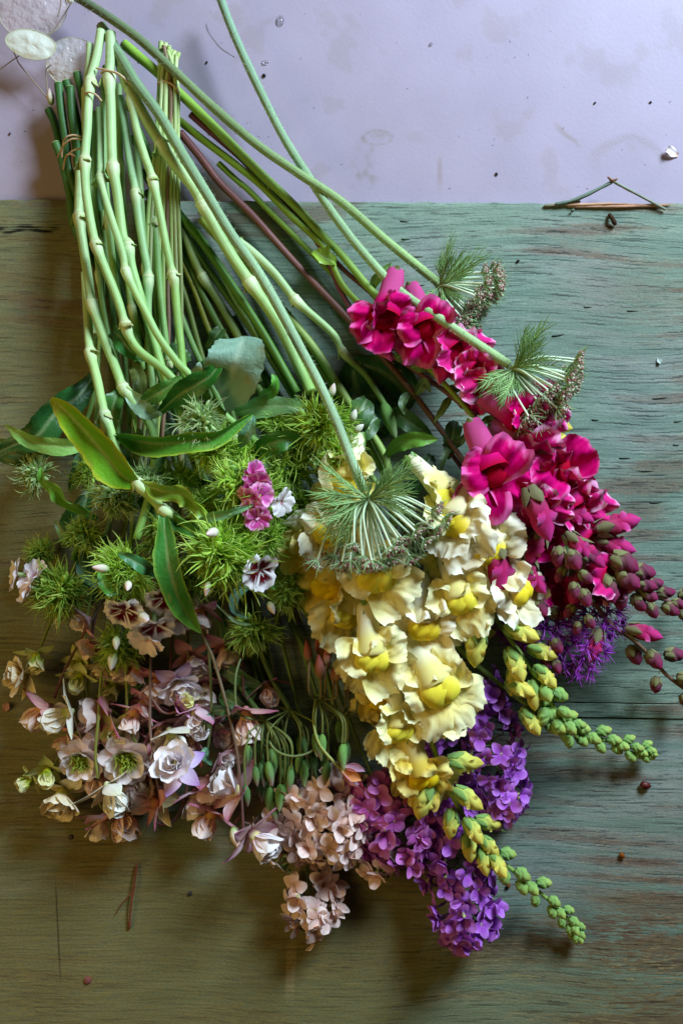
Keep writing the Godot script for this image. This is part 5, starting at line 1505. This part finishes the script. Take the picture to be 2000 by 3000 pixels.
	leaf("leaf", t, [[985, 770, 12], [960, 760, 18, 20], [935, 745, 18, 20], [925, 732, 16, 0]], 56, C("8fae3a"), {"fold": 0.5, "wide": 0.5})
	# buds closed but showing colour, sitting on the pink stems
	var u := snap_stem("pink snapdragon top hidden among the others with fat closed magenta buds", [[1300, 1300, 20], [1420, 1460, 32], [1520, 1580, 46], [1600, 1700, 44]], 7.0, 5.5, wine, wine, pg)
	for q in [["rose_bud", 1470, 1590, 60, 85, 2.6], ["rose_bud", 1565, 1440, 70, 70, 2.6], ["rose_bud", 1690, 1600, 58, 40, 1.9], ["rose_bud", 1750, 1600, 46, 15, 2.0], ["rose_bud", 1570, 1640, 54, 95, 1.8], ["rose_bud", 1720, 1680, 44, 75, 1.8], ["wine_bud", 1590, 1350, 56, -20, 2.2]]:
		place(u, q[0], "bud", P(q[1] - 20, q[2] - 20, q[3]), along(q[4], 8, R(-30, 30)), q[5] * 0.74)
	bloom(u, "rose", 1560, 1560, 48, 95, 0, 0, 1.0, 2)
	bloom(u, "rose", 1620, 1730, 34, 70, 0, 0, 1.0, 3)
	bloom(u, "blush", 1720, 1590, 40, 40, 0, 0, 1.1, 1)

# raceme of dame's rocket along an axis
func raceme(label: String, group: String, key: String, ctrl: Array, from: int, count: int, wide: float, s: float, thick := 20.0) -> void:
	var t := thing("dames_rocket", label, "dame's rocket", P(ctrl[0][0], ctrl[0][1], ctrl[0][2]), group)
	stalk("stem", t, ctrl, 8.0, 4.0, C("5c7d3a"), C("6f8a48"), {"sides": 8})
	var axis := ctrl.slice(from)
	var pts := path(axis, 10)
	var n := pts.size()
	for k in count:
		var u := (k + R(0, 1)) / count
		var i := clampi(int(u * (n - 1)), 0, n - 2)
		var d := (pts[i + 1] - pts[i]).normalized()
		var perp := Vector3(-d.z, 0, d.x).normalized()
		var a := R(-0.12, 1.12) * PI
		var w := wide * PX * (0.55 + 0.55 * sin(PI * clampf(u * 0.9 + 0.12, 0, 1))) * R(0.72, 1.08)
		var out := perp * cos(a) + Vector3.UP * sin(a)
		var at := pts[i] + perp * cos(a) * w + Vector3.UP * sin(a) * thick * MM * R(0.6, 1.1)
		at.y = maxf(at.y, 0.006)
		var y := (out * Vector3(1, 1.25, 1) + Vector3(R(-1, 1), R(-0.2, 0.8), R(-1, 1)) * 0.5 + d * (0.25 + 0.9 * maxf(0.0, u - 0.8) * 4.0)).normalized()
		var x := y.cross(Vector3(0.3, 0.1, 1)).normalized()
		var b := Basis(x, y, x.cross(y).normalized()) * Basis(Vector3.UP, R(0, TAU))
		place(t, key, "floret", at, b, s * R(0.88, 1.12))
		if k % 3 == 0:
			var g := Geo.new()
			plain_tube(g, PackedVector3Array([pts[i] - t.position, pts[i].lerp(at, 0.55) - d * 0.003 - t.position, at - y * 0.010 - t.position]), 0.0006, 0.0005, C("6a7a44"), C("7a6a5c"), 5)
			part("flower_stalk", g, M.stem, t)
	for k in 9:
		var p := pts[n - 1] + Vector3(R(-1, 1), R(0.2, 1), R(-1, 1)) * 0.006
		var bd := place(t, "onion_bud", "bud", p, along(R(0, 360), R(20, 80)), 0.4)

func build_rockets() -> void:
	var vg := "purple dame's rocket racemes"
	raceme("violet dame's rocket standing right of the yellow flowers above the lower bud spike", vg, "violet", [[700, 900, 6], [1000, 1400, 8], [1250, 1800, 14], [1390, 1990, 22], [1420, 2110, 24], [1450, 2230, 24], [1470, 2330, 22], [1450, 2400, 20]], 3, 74, 74, 0.92, 20)
	raceme("violet dame's rocket reaching lowest in the picture", vg, "violet", [[680, 950, 5], [950, 1500, 6], [1180, 2000, 8], [1310, 2330, 14], [1330, 2460, 18], [1345, 2580, 20], [1365, 2690, 22], [1375, 2740, 20]], 3, 84, 84, 0.95, 20)
	raceme("magenta mauve dame's rocket between the peach one and the violet ones", vg, "mauve", [[660, 1000, 5], [850, 1600, 6], [1020, 2100, 10], [1085, 2260, 20], [1130, 2370, 24], [1180, 2450, 22], [1215, 2500, 18]], 3, 66, 100, 0.97, 20)
	raceme("violet dame's rocket in shade below the yellow skirts", vg, "violet", [[700, 1000, 5], [950, 1600, 6], [1180, 2050, 8], [1290, 2150, 14], [1330, 2260, 16], [1345, 2380, 16]], 3, 34, 60, 0.95, 14)
	var pgp := "peach dame's rocket racemes"
	raceme("peach dame's rocket, the broad middle one under the hanging buds", pgp, "bisque", [[640, 1000, 5], [760, 1600, 6], [880, 2100, 10], [925, 2270, 20], [955, 2370, 24], [985, 2450, 22], [1010, 2500, 18]], 3, 66, 104, 1.02, 18)
	raceme("peach dame's rocket at the lowest tip, apart from the rest", pgp, "bisque", [[620, 1050, 5], [740, 1700, 6], [850, 2250, 6], [900, 2560, 9], [910, 2620, 12], [925, 2690, 14], [930, 2700, 14]], 3, 28, 70, 1.0, 16)
	raceme("peach dame's rocket beside the white pink columbine", pgp, "bisque", [[600, 1050, 5], [700, 1700, 6], [790, 2200, 8], [815, 2380, 12], [830, 2450, 14], [840, 2520, 14]], 3, 22, 66, 1.0, 14)
	raceme("peach dame's rocket under the mauve flowers at the right", pgp, "bisque", [[650, 1100, 5], [820, 1700, 6], [1000, 2250, 8], [1060, 2430, 12], [1100, 2500, 14], [1125, 2540, 14]], 3, 20, 62, 1.05, 14)
	# purple shaggy knapweed behind the pink buds
	var kg := "purple shaggy flower heads"
	for q in [["violet shaggy flower head lowest and most in the light", 1700, 1895, 30, 110], ["violet shaggy flower head between the dark bud chains", 1610, 1850, 34, 95], ["violet shaggy flower head at the right under the brown pink stem", 1760, 1810, 24, 90], ["violet shaggy flower head nearly hidden behind the yellow buds", 1520, 1830, 14, 80]]:
		var t := thing("purple_knapweed", q[0], "knapweed", P(1250, 1400, 8), kg)
		stalk("stem", t, [[1250, 1400, 8], [1400, 1600, 9], [q[1] - 40, q[2] - 70, 12], [q[1], q[2], q[3] - 6]], 6, 5, C("4c6a34"), C("5c6a40"), {"sides": 7})
		for k in 17:
			var a := TAU * k * 0.618
			var r := sqrt((k + 0.5) / 17.0)
			var d := Vector3(cos(a) * r, 1.15 - r * 0.9, sin(a) * r).normalized()
			var x := d.cross(Vector3(0.2, 0.1, 1)).normalized()
			place(t, "spray", "floret", P(q[1] + cos(a) * r * q[4] * 0.72, q[2] + sin(a) * r * q[4] * 0.72, q[3] + 10 * (1.0 - r)), Basis(x, d, x.cross(d)), R(0.9, 1.2))

# a columbine: its stalk, then its flowers [bank, x, y, h, facing deg, tilt, size]
func columbine_plant(label: String, ctrl: Array, r0: float, r1: float, c0: Color, c1: Color, side: Array, flowers: Array, cut := false) -> Node3D:
	var t := thing("columbine", label, "columbine", P(ctrl[0][0], ctrl[0][1], ctrl[0][2]), "columbine stems")
	stalk("stem", t, ctrl, r0, r1, c0, c1, {"sides": 8, "cut": cut})
	for q in side:
		var g := Geo.new()
		var p := path(q, 8)
		for j in p.size():
			p[j] -= t.position
		plain_tube(g, p, 3.6 * PX, 3.0 * PX, c1, c1.lerp(C("6a3440"), 0.4), 7)
		part("flower_stalk", g, M.stem, t)
	for q in flowers:
		place(t, q[0], "flower", P(q[1], q[2], q[3] + 3), facing(q[4] if q[0] in ["lilac", "limep"] else lerpf(q[4], R(50, 130), 0.5), q[5] * (1.0 if q[0] in ["lime", "limep", "tulip", "lilac"] else 0.42) + R(-8, 12), R(0, 72)), q[6] * 0.9)
	return t

func build_columbines() -> void:
	var pale := C("cddb98")
	var oliv := C("7d8a38")
	var red := C("5c2c34")
	var tops := []
	for i in 9:
		tops.append([[472 + [0, 14, 24, 40, 52, 8, 30, 46, 20][i], [124, 128, 136, 152, 156, 134, 148, 160, 150][i], 18 + (i % 3) * 2], [468 + i * 6.5, 250, 19 + (i % 2) * 2.5], [458 + i * 8, 420, 18], [436 + i * 11, 620, 18], [428 + i * 13, 850, 18], [425 + i * 13.5, 1050, 18]])
	var lab := ["thin banded stem ending in straw yellow stars at the far left edge", "thin stem with a dark lower half and a salmon pink flower at the left", "thin stem with lime green buds and a tan star at the lower left", "thin stem with a white cup flower and a broad peach one above it", "thin stem with a lime eyed flower between the two green ones", "reddish thin stem with the largest lilac white flower", "thin stem with a second lime eyed flower and a peach one at the bottom", "long dark thin stem ending in the white pink flower lowest of all", "thin stem curling up at the bottom into a peach and magenta bell"]
	var low := [
		[[[330, 1500, 14], [220, 1720, 16], [165, 1790, 20], [120, 1895, 24]], [[[120, 1895, 24], [105, 1925, 26], [92, 1945, 26], [74, 1978, 24]]], [["lime", 108, 1922, 26, 60, 40, 0.95], ["straw", 68, 1980, 22, 250, 70, 1.15]]],
		[[[370, 1500, 14], [300, 1750, 16], [250, 1850, 22], [190, 1965, 28], [160, 2045, 26]], [], [["peach", 128, 2075, 24, 160, 10, 1.35]]],
		[[[380, 1500, 14], [280, 1800, 16], [258, 2000, 24], [250, 2110, 26], [195, 2180, 26], [150, 2262, 24], [128, 2292, 22]], [[[248, 2120, 26], [246, 2240, 22], [225, 2300, 20], [205, 2318, 20]], [[250, 2060, 26], [235, 2075, 30], [215, 2085, 30]]], [["lime", 140, 2258, 24, 100, 50, 1.0], ["lime", 88, 2285, 20, 200, 20, 0.8], ["straw", 182, 2325, 18, 110, 75, 1.45], ["white", 198, 2090, 32, 200, 30, 1.5]]],
		[[[400, 1500, 16], [320, 1800, 20], [296, 2000, 34], [290, 2090, 40], [280, 2210, 40], [288, 2280, 38]], [[[292, 2050, 36], [300, 2080, 32]]], [["white", 320, 2312, 38, 20, 35, 1.55], ["peach", 305, 2085, 26, 250, 60, 1.5], ["shell", 270, 2175, 18, 120, 50, 1.2]]],
		[[[440, 1500, 16], [380, 1850, 20], [372, 2050, 30], [378, 2130, 32], [400, 2180, 32], [402, 2215, 30]], [[[375, 2090, 31], [392, 2110, 34], [415, 2105, 36]]], [["limep", 368, 2215, 28, 60, 70, 1.5], ["peach", 396, 2090, 34, 100, 25, 1.1], ["lime", 348, 2135, 30, 60, 60, 0.9]]],
		[[[460, 1500, 18], [445, 1850, 28], [440, 2040, 42], [442, 2160, 46], [460, 2215, 46], [505, 2232, 46]], [[[441, 2040, 42], [470, 2080, 42], [492, 2090, 40], [518, 2084, 40]]], [["lilac", 518, 2245, 50, 250, 58, 1.3], ["tulip", 524, 2062, 38, -95, 10, 0.85], ["white", 500, 2150, 36, 40, 30, 1.35], ["peach", 460, 2190, 20, 120, 40, 1.2]]],
		[[[330, 1500, 12], [250, 1850, 16], [248, 2100, 18], [252, 2220, 20], [246, 2290, 18]], [[[330, 2080, 20], [384, 2140, 24], [400, 2200, 24]], [[290, 2330, 16], [295, 2360, 18], [306, 2374, 18]]], [["limep", 240, 2218, 26, 90, 75, 1.3], ["peach", 350, 2380, 18, 20, 20, 1.6], ["straw", 440, 2320, 14, 260, 50, 1.3]]],
		[[[540, 1500, 20], [590, 1830, 30], [625, 1930, 36], [660, 2050, 42], [690, 2180, 44], [704, 2290, 44], [710, 2380, 44], [712, 2440, 44], [698, 2466, 42], [716, 2470, 40]], [[[710, 2380, 44], [700, 2395, 40], [688, 2412, 36]], [[640, 2260, 30], [655, 2290, 30], [660, 2310, 30]]], [["shell", 742, 2448, 38, 0, 28, 1.6], ["shell", 690, 2318, 30, 330, 45, 1.6], ["peach", 620, 2385, 18, 150, 40, 1.4]]],
		[[[540, 1700, 14], [560, 2050, 18], [550, 2290, 22], [520, 2390, 20], [480, 2416, 18], [452, 2404, 18]], [[[410, 2100, 26], [425, 2180, 26], [432, 2290, 24]]], [["peach", 452, 2352, 24, 270, 20, 1.35], ["straw", 455, 2330, 12, 300, 60, 1.4]]],
	]
	var cols := [oliv, red, oliv, C("8f9a44"), C("8f9a44"), C("8a6a5c"), oliv, C("6a3a40"), red]
	for i in 9:
		columbine_plant(lab[i], tops[i] + low[i][0], [7.5, 6.5, 7.0, 7.5, 6.5, 6.5, 6.5, 6.0, 6.0][i], 3.8, pale.lerp(C("9cbc58"), R(0.0, 0.7)) if i != 5 else C("8a7050"), cols[i], low[i][1], low[i][2], true)
	# further columbines whose stems start inside the pile
	var more := [
		["hidden columbine with a violet pink curled flower and a cream one", [[480, 1300, 10], [505, 1700, 14], [500, 1960, 26]], [["lilac", 520, 2000, 28, 60, 40, 1.25], ["shell", 578, 2085, 26, 100, 50, 1.5], ["peach", 455, 2000, 18, 90, 60, 1.2], ["peach", 560, 2170, 20, 150, 60, 1.3]]],
		["hidden columbine with a peach cup beside the hanging buds", [[560, 1300, 10], [690, 1800, 14], [715, 2040, 26]], [["peach", 722, 2092, 28, 60, 20, 1.6], ["shell", 650, 2215, 30, 20, 15, 0.8], ["peach", 700, 2170, 18, 90, 50, 1.2]]],
		["hidden columbine with dim orange flowers under the lowest shaggy head", [[360, 1300, 8], [300, 1700, 12], [270, 1860, 22]], [["peach", 275, 1880, 24, 200, 40, 1.0], ["straw", 305, 1945, 22, 120, 40, 1.0], ["lime", 235, 1985, 22, 100, 50, 1.0], ["lime", 232, 1940, 16, 200, 40, 0.9], ["peach", 345, 1950, 20, 60, 60, 0.9], ["lime", 330, 2010, 18, 90, 50, 1.0]]],
		["hidden columbine with faint pink flowers under the hanging leaf", [[520, 1300, 8], [570, 1600, 14], [590, 1760, 26]], [["peach", 588, 1790, 28, 90, 60, 1.2], ["shell", 255, 1815, 26, 250, 30, 0.9], ["peach", 655, 1905, 12, 60, 60, 1.3], ["peach", 560, 1930, 10, 60, 60, 1.2], ["peach", 600, 2010, 8, 60, 60, 1.2]]],
	]
	more.append(["hidden columbine whose many blush flowers fill the lower left of the pile", [[500, 1350, 8], [470, 1700, 12], [420, 1950, 18]], [["peach", 420, 2060, 18, 100, 60, 1.3], ["shell", 470, 2130, 18, 60, 50, 1.3], ["peach", 400, 2290, 16, 100, 60, 1.3], ["shell", 340, 2210, 14, 100, 60, 1.3], ["peach", 210, 2160, 14, 140, 50, 1.2], ["straw", 560, 2010, 14, 60, 60, 1.2], ["peach", 610, 2290, 12, 80, 60, 1.4], ["shell", 570, 2330, 14, 60, 60, 1.3], ["peach", 280, 2270, 12, 100, 60, 1.2], ["shell", 640, 2130, 12, 60, 60, 1.3], ["peach", 780, 2010, 8, 60, 60, 1.2], ["peach", 400, 1960, 20, 100, 50, 1.0], ["shell", 300, 2400, 12, 120, 30, 1.2]]])
	for q in more:
		columbine_plant(q[0], q[1], 5.0, 3.6, oliv, red, [], q[2])
	# the small buds beside the longest stem and the leafy joint on the stem next to it
	var t := columbine_plant("columbine stem with a pair of small pointed leaves at its joint", [[585, 1500, 16], [608, 1850, 26], [620, 2060, 34], [612, 2170, 34], [600, 2220, 32]], 5.0, 3.4, C("6a5a38"), C("6f8048"), [], [])
	leaf("leaf", t, [[622, 2085, 35], [650, 2080, 42, 10], [685, 2088, 40, 20]], 34, C("3c6a3c"), {"fold": 0.3})
	leaf("leaf", t, [[620, 2090, 35], [608, 2115, 40, -10], [596, 2145, 38, -10]], 26, C("5a8a60"), {"fold": 0.3})
	leaf("leaf", t, [[605, 2190, 34], [600, 2215, 38, 0], [622, 2242, 36, 0]], 24, C("5f8f6a"), {"fold": 0.3})
	place(t, "white_bud", "bud", P(682, 2420, 38), along(70, 30), 1.3)

func build_fillers() -> void:
	# leaves deep in the pile, glimpsed in the dark between the flowers
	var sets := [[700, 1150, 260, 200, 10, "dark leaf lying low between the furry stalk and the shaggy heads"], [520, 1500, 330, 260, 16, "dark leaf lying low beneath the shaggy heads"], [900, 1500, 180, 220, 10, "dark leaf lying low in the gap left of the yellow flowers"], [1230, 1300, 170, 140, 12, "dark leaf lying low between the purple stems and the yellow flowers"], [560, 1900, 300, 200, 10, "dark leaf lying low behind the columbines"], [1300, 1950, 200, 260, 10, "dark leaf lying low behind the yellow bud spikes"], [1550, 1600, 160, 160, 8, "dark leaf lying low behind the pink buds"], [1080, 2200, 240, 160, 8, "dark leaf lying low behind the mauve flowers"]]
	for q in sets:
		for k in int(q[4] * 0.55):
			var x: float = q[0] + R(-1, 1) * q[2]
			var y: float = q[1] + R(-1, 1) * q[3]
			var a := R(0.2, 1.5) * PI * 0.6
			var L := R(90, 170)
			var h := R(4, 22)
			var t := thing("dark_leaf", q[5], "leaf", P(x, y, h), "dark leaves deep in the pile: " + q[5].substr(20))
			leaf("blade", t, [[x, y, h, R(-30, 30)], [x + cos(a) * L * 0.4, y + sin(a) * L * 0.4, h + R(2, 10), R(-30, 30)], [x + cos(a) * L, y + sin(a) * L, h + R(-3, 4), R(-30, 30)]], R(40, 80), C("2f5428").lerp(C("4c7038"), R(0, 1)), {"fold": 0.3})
	# dark green stems seen between the bunches, running under the furry stalk
	var lab := ["dark green stem hugging the stoutest pale one", "second dark green stem in the gap below the bands", "olive jointed stem in the gap between the bunches", "yellowish thin stem at the left of the gap", "dark stem in the middle of the gap", "lighter blade edged stem near the silvery leaf", "deep green stem lowest in the gap", "brown green stem beside the thin banded bunch"]
	var runs := [[[400, 380, 12], [500, 590, 14], [600, 720, 14], [760, 960, 16], [870, 1150, 18]], [[390, 400, 10], [440, 490, 11], [540, 680, 11], [640, 830, 11], [790, 1045, 12], [880, 1200, 12]], [[480, 560, 10], [520, 640, 11], [560, 740, 12], [592, 806, 12], [650, 900, 12], [700, 990, 14], [760, 1120, 14]], [[470, 640, 6], [520, 740, 7], [570, 850, 8], [610, 960, 8], [650, 1045, 10]], [[420, 500, 8], [515, 660, 9], [610, 790, 9], [690, 900, 9], [830, 1090, 10]], [[650, 800, 12], [690, 880, 15], [740, 960, 16], [792, 1050, 14]], [[430, 560, 5], [560, 760, 6], [690, 960, 6], [850, 1220, 8]], [[480, 700, 8], [540, 860, 9], [580, 1000, 10], [610, 1100, 12]]]
	var cc := [C("4f8a2c"), C("3f7038"), C("7d8f4a"), C("93902f"), C("3c6a40"), C("78a06c"), C("2f5a34"), C("6f7a38")]
	for i in 8:
		var t := thing("green_stem", lab[i], "flower stem", P(runs[i][0][0], runs[i][0][1], runs[i][0][2]), "stems in the gap between the bunches")
		stalk("stem", t, runs[i], [14, 12, 13, 9, 11, 9, 13, 9][i], [11, 9, 11, 8, 9, 5, 10, 7][i], cc[i], cc[i].lerp(C("6f8a3c"), 0.4), {"nodes": [3] if i == 2 else [], "swell": 0.25})

func build_honesty() -> void:
	var t := thing("honesty_sprig", "dry honesty sprig with papery silver seed pods at the upper left", "honesty", P(150, 295, 2))
	var pods := [[92, 130, 74, 41, 12, 14, "pod"], [212, 182, 74, 74, 0, 8, "film"], [95, 22, 100, 92, 0, 5, "faint"], [207, -4, 12, 14, 0, 6, "pod"]]
	for q in pods:
		var g := Geo.new()
		var n := 36
		var rings := 7
		for r in rings + 1:
			for k in n:
				var a := TAU * k / n
				var f := float(r) / rings
				var x: float = cos(a) * q[2] * f * (1.0 + 0.03 * sin(3 * a + q[0]))
				var y: float = sin(a) * q[3] * f * (1.0 + 0.04 * cos(2 * a + q[1]))
				var p := P(q[0], q[1], q[5] + 1.2 * wob.get_noise_2d(x * 1.1, y * 1.1 + q[0]) - 1.6 * f * f) + Vector3(x, 0, y).rotated(Vector3.UP, -deg_to_rad(q[4])) * PX
				g.v.append(p - t.position)
				var cc := C("eceedd").lerp(C("c3c9a2"), smoothstep(0.82, 1.0, f) * 0.6)
				g.c.append(cc)
		for r in rings:
			for k in n:
				var a := r * n + k
				var b := r * n + (k + 1) % n
				g.quad(a, b, b + n, a + n)
		var pod := part("seed_pod", g, M[q[6]], t)
		# its rim
		var e := Geo.new()
		var rim := PackedVector3Array()
		for k in n + 1:
			rim.append(g.v[rings * n + k % n])
		plain_tube(e, rim, 0.00028, 0.00028, C("c9c8a4"), C("c9c8a4"), 5)
		part("rim", e, M.wire, pod)
	for q in [[[142, 290, 4], [100, 240, 5], [58, 188, 7], [50, 172, 9], [40, 150, 12]], [[-10, 212, 3], [30, 182, 6], [62, 160, 10]], [[143, 286, 4], [136, 225, 5], [137, 202, 7], [150, 190, 8]], [[140, 102, 9], [160, 85, 8], [184, 50, 7], [212, 4, 6]], [[170, 48, 4], [178, 20, 4], [180, -10, 4]], [[145, 205, 7], [175, 235, 6]]]:
		var g := Geo.new()
		var p := path(q, 7)
		for j in p.size():
			p[j] -= t.position
		plain_tube(g, p, 2.0 * PX, 1.5 * PX, C("9a8a72"), C("7d6a5c"), 6)
		part("stalk", g, M.wire, t)
	place(t, "white_bud", "seed_bud", P(152, 310, 8), along(-95, 10), 1.0)

func stick(called: String, label: String, category: String, ctrl: Array, r: float, col: Color, m: Material, group := "", square := false) -> Node3D:
	var t := thing(called, label, category, P(ctrl[0][0], ctrl[0][1], ctrl[0][2]), group)
	var g := Geo.new()
	var p := path(ctrl, 7)
	var rad := PackedFloat32Array()
	var cc := PackedColorArray()
	for j in p.size():
		p[j] -= t.position
		var u := float(j) / (p.size() - 1)
		rad.append(r * PX * (1.0 + 0.4 * wob.get_noise_2d(u * 300.0, r * 70.0)) * (0.25 if j == 0 or j == p.size() - 1 else 1.0))
		cc.append(col.lerp(col.darkened(0.4), 0.5 + 0.5 * wob.get_noise_2d(u * 260.0, 40.0)))
	tube(g, p, rad, cc, 4 if square else 6)
	part("shaft", g, m, t)
	return t

func build_litter() -> void:
	var sg := "splinters of wood loose along the board's edge"
	stick("splinter", "long green painted splinter leaning out over the white table", "splinter", [[1622, 600, 2], [1692, 582, 4], [1798, 530, 5]], 5.5, C("7f907c"), M.dry, sg, true)
	stick("splinter", "pale splinter forming the right side of the little roof shape", "splinter", [[1785, 522, 6], [1800, 534, 6], [1895, 585, 4], [1950, 615, 2]], 4.5, C("9aa08c"), M.dry, sg, true)
	stick("splinter", "short brown sliver at the peak where two splinters cross", "splinter", [[1778, 518, 7], [1792, 528, 7], [1808, 524, 7]], 3.0, C("a06a4c"), M.dry, sg, true)
	stick("splinter", "short dark chip standing up in the board's grain", "splinter", [[1783, 628, 1], [1792, 640, 4], [1802, 660, 2]], 7.0, C("4c3a2c"), M.dry, sg, true)
	stick("splinter", "tiny green chip near the dark standing chip", "splinter", [[1672, 622, 1], [1680, 612, 3]], 4.0, C("7f907c"), M.dry, sg, true)
	var t := stick("twig", "thin reddish forked twig on the lower left of the board", "twig", [[402, 2528, 2], [394, 2590, 3], [385, 2650, 3], [381, 2700, 2], [380, 2722, 1]], 3.2, C("8a4f38"), M.dry)
	for q in [[[387, 2615, 3], [360, 2645, 3], [338, 2680, 1]], [[382, 2696, 2], [376, 2708, 1]]]:
		var g := Geo.new()
		var p := path(q, 6)
		for j in p.size():
			p[j] -= t.position
		plain_tube(g, p, 2.0 * PX, 1.0 * PX, C("8a4f38"), C("7a4838"), 6)
		part("fork", g, M.dry, t)
	# drops of water on the table
	for q in [["larger water drop on the white table near the top", 820, 62, 12, 17], ["smaller water drop left of the crossing stalks", 777, 184, 10, 7], ["faint flat drop by the top edge right of the bunch", 1262, 130, 5, 5]]:
		var g := Geo.new()
		lathe(g, Transform3D(Basis(Vector3.RIGHT, -PI / 2) * Basis.from_scale(Vector3(1, q[4] / float(q[3]), 1)), Vector3.ZERO), [[0.0, q[3] * PX], [0.0008, q[3] * PX * 0.9], [0.0015, q[3] * PX * 0.55], [0.0018, 0.00001]], [Color.WHITE], 16)
		lone("water_drop", g, M.drop, P(q[1], q[2], -8.95), q[0], "water drop", "water drops")
	# dark crumbs
	var cg := "crumbs of dirt lying about"
	var crumbs := [["black crumb left of the second furry stalk", 606, 183, -8.8, 4, "2a2622"], ["dark crumb on the white table above the board's edge", 1453, 510, -8.8, 5, "3a3028"], ["dark fleck right of the leaning stalk", 774, 222, -8.8, 6, "2a2a30"], ["small fleck high on the right of the table", 1741, 302, -8.8, 4, "2c2620"], ["small fleck at the far right of the table", 1904, 300, -8.8, 4, "2c2620"], ["fleck on the left of the table beside the stems", 30, 392, -8.8, 4, "4a3c38"], ["round reddish seed on the board at the right", 1887, 2299, 1.0, 16, "5a1f18"], ["orange chip on the lower right of the board", 1820, 2505, 0.6, 10, "8a4a1c"], ["brown chip beside the lower bud spike", 1488, 2594, 0.6, 8, "7a4a2c"], ["dark seed just below the upper umbel at the right", 1516, 765, 0.5, 5, "3a2030"]]
	for q in crumbs:
		var g := Geo.new()
		lathe(g, Transform3D(Basis(Vector3.UP, R(0, 6)) * Basis(Vector3.RIGHT, -PI / 2), Vector3.ZERO), [[-0.0002, 0.0001], [q[4] * PX * 0.3, q[4] * PX], [q[4] * PX * 0.8, q[4] * PX * 0.8], [q[4] * PX * 0.9, 0.00005]], [C(q[5])], 9, 0.75, 0.5)
		lone("crumb", g, M.stem if q[4] == 16 else M.dry, P(q[1], q[2], q[3]), q[0], "crumb", cg)
	# stray petals
	var ps := [["crumpled white petal at the right edge of the table", 1985, 455, -8.4, 36, C("f4e8e8"), C("c89a84"), 200.0], ["shrivelled pink petal at the left edge of the board", 12, 2085, 1.5, 26, C("c89a98"), C("9a6a60"), -60.0], ["thin pale curl of petal on the board at the right", 1925, 1048, 0.4, 16, C("b8c4b8"), C("98a898"), 70.0]]
	for q in ps:
		var g := Geo.new()
		petal(g, Transform3D(along(q[7], 4), Vector3.ZERO), q[4] * PX * 1.3, q[4] * PX * 0.9, {"bend": 30.0, "cup": 0.35, "ruf": 0.2, "c0": q[6], "c1": q[5], "c2": q[5], "nu": 8, "nv": 8})
		lone("stray_petal", g, M.petal, P(q[1], q[2], q[3]), q[0], "petal", "stray petals")
	var w := stick("dry_thread", "faint thin dry stalk on the white table near the top", "thread", [[604, 68, -8.6], [612, 90, -8.4], [628, 116, -8.6], [650, 142, -8.7], [690, 168, -8.7]], 0.5, C("9a8a88"), M.wire)
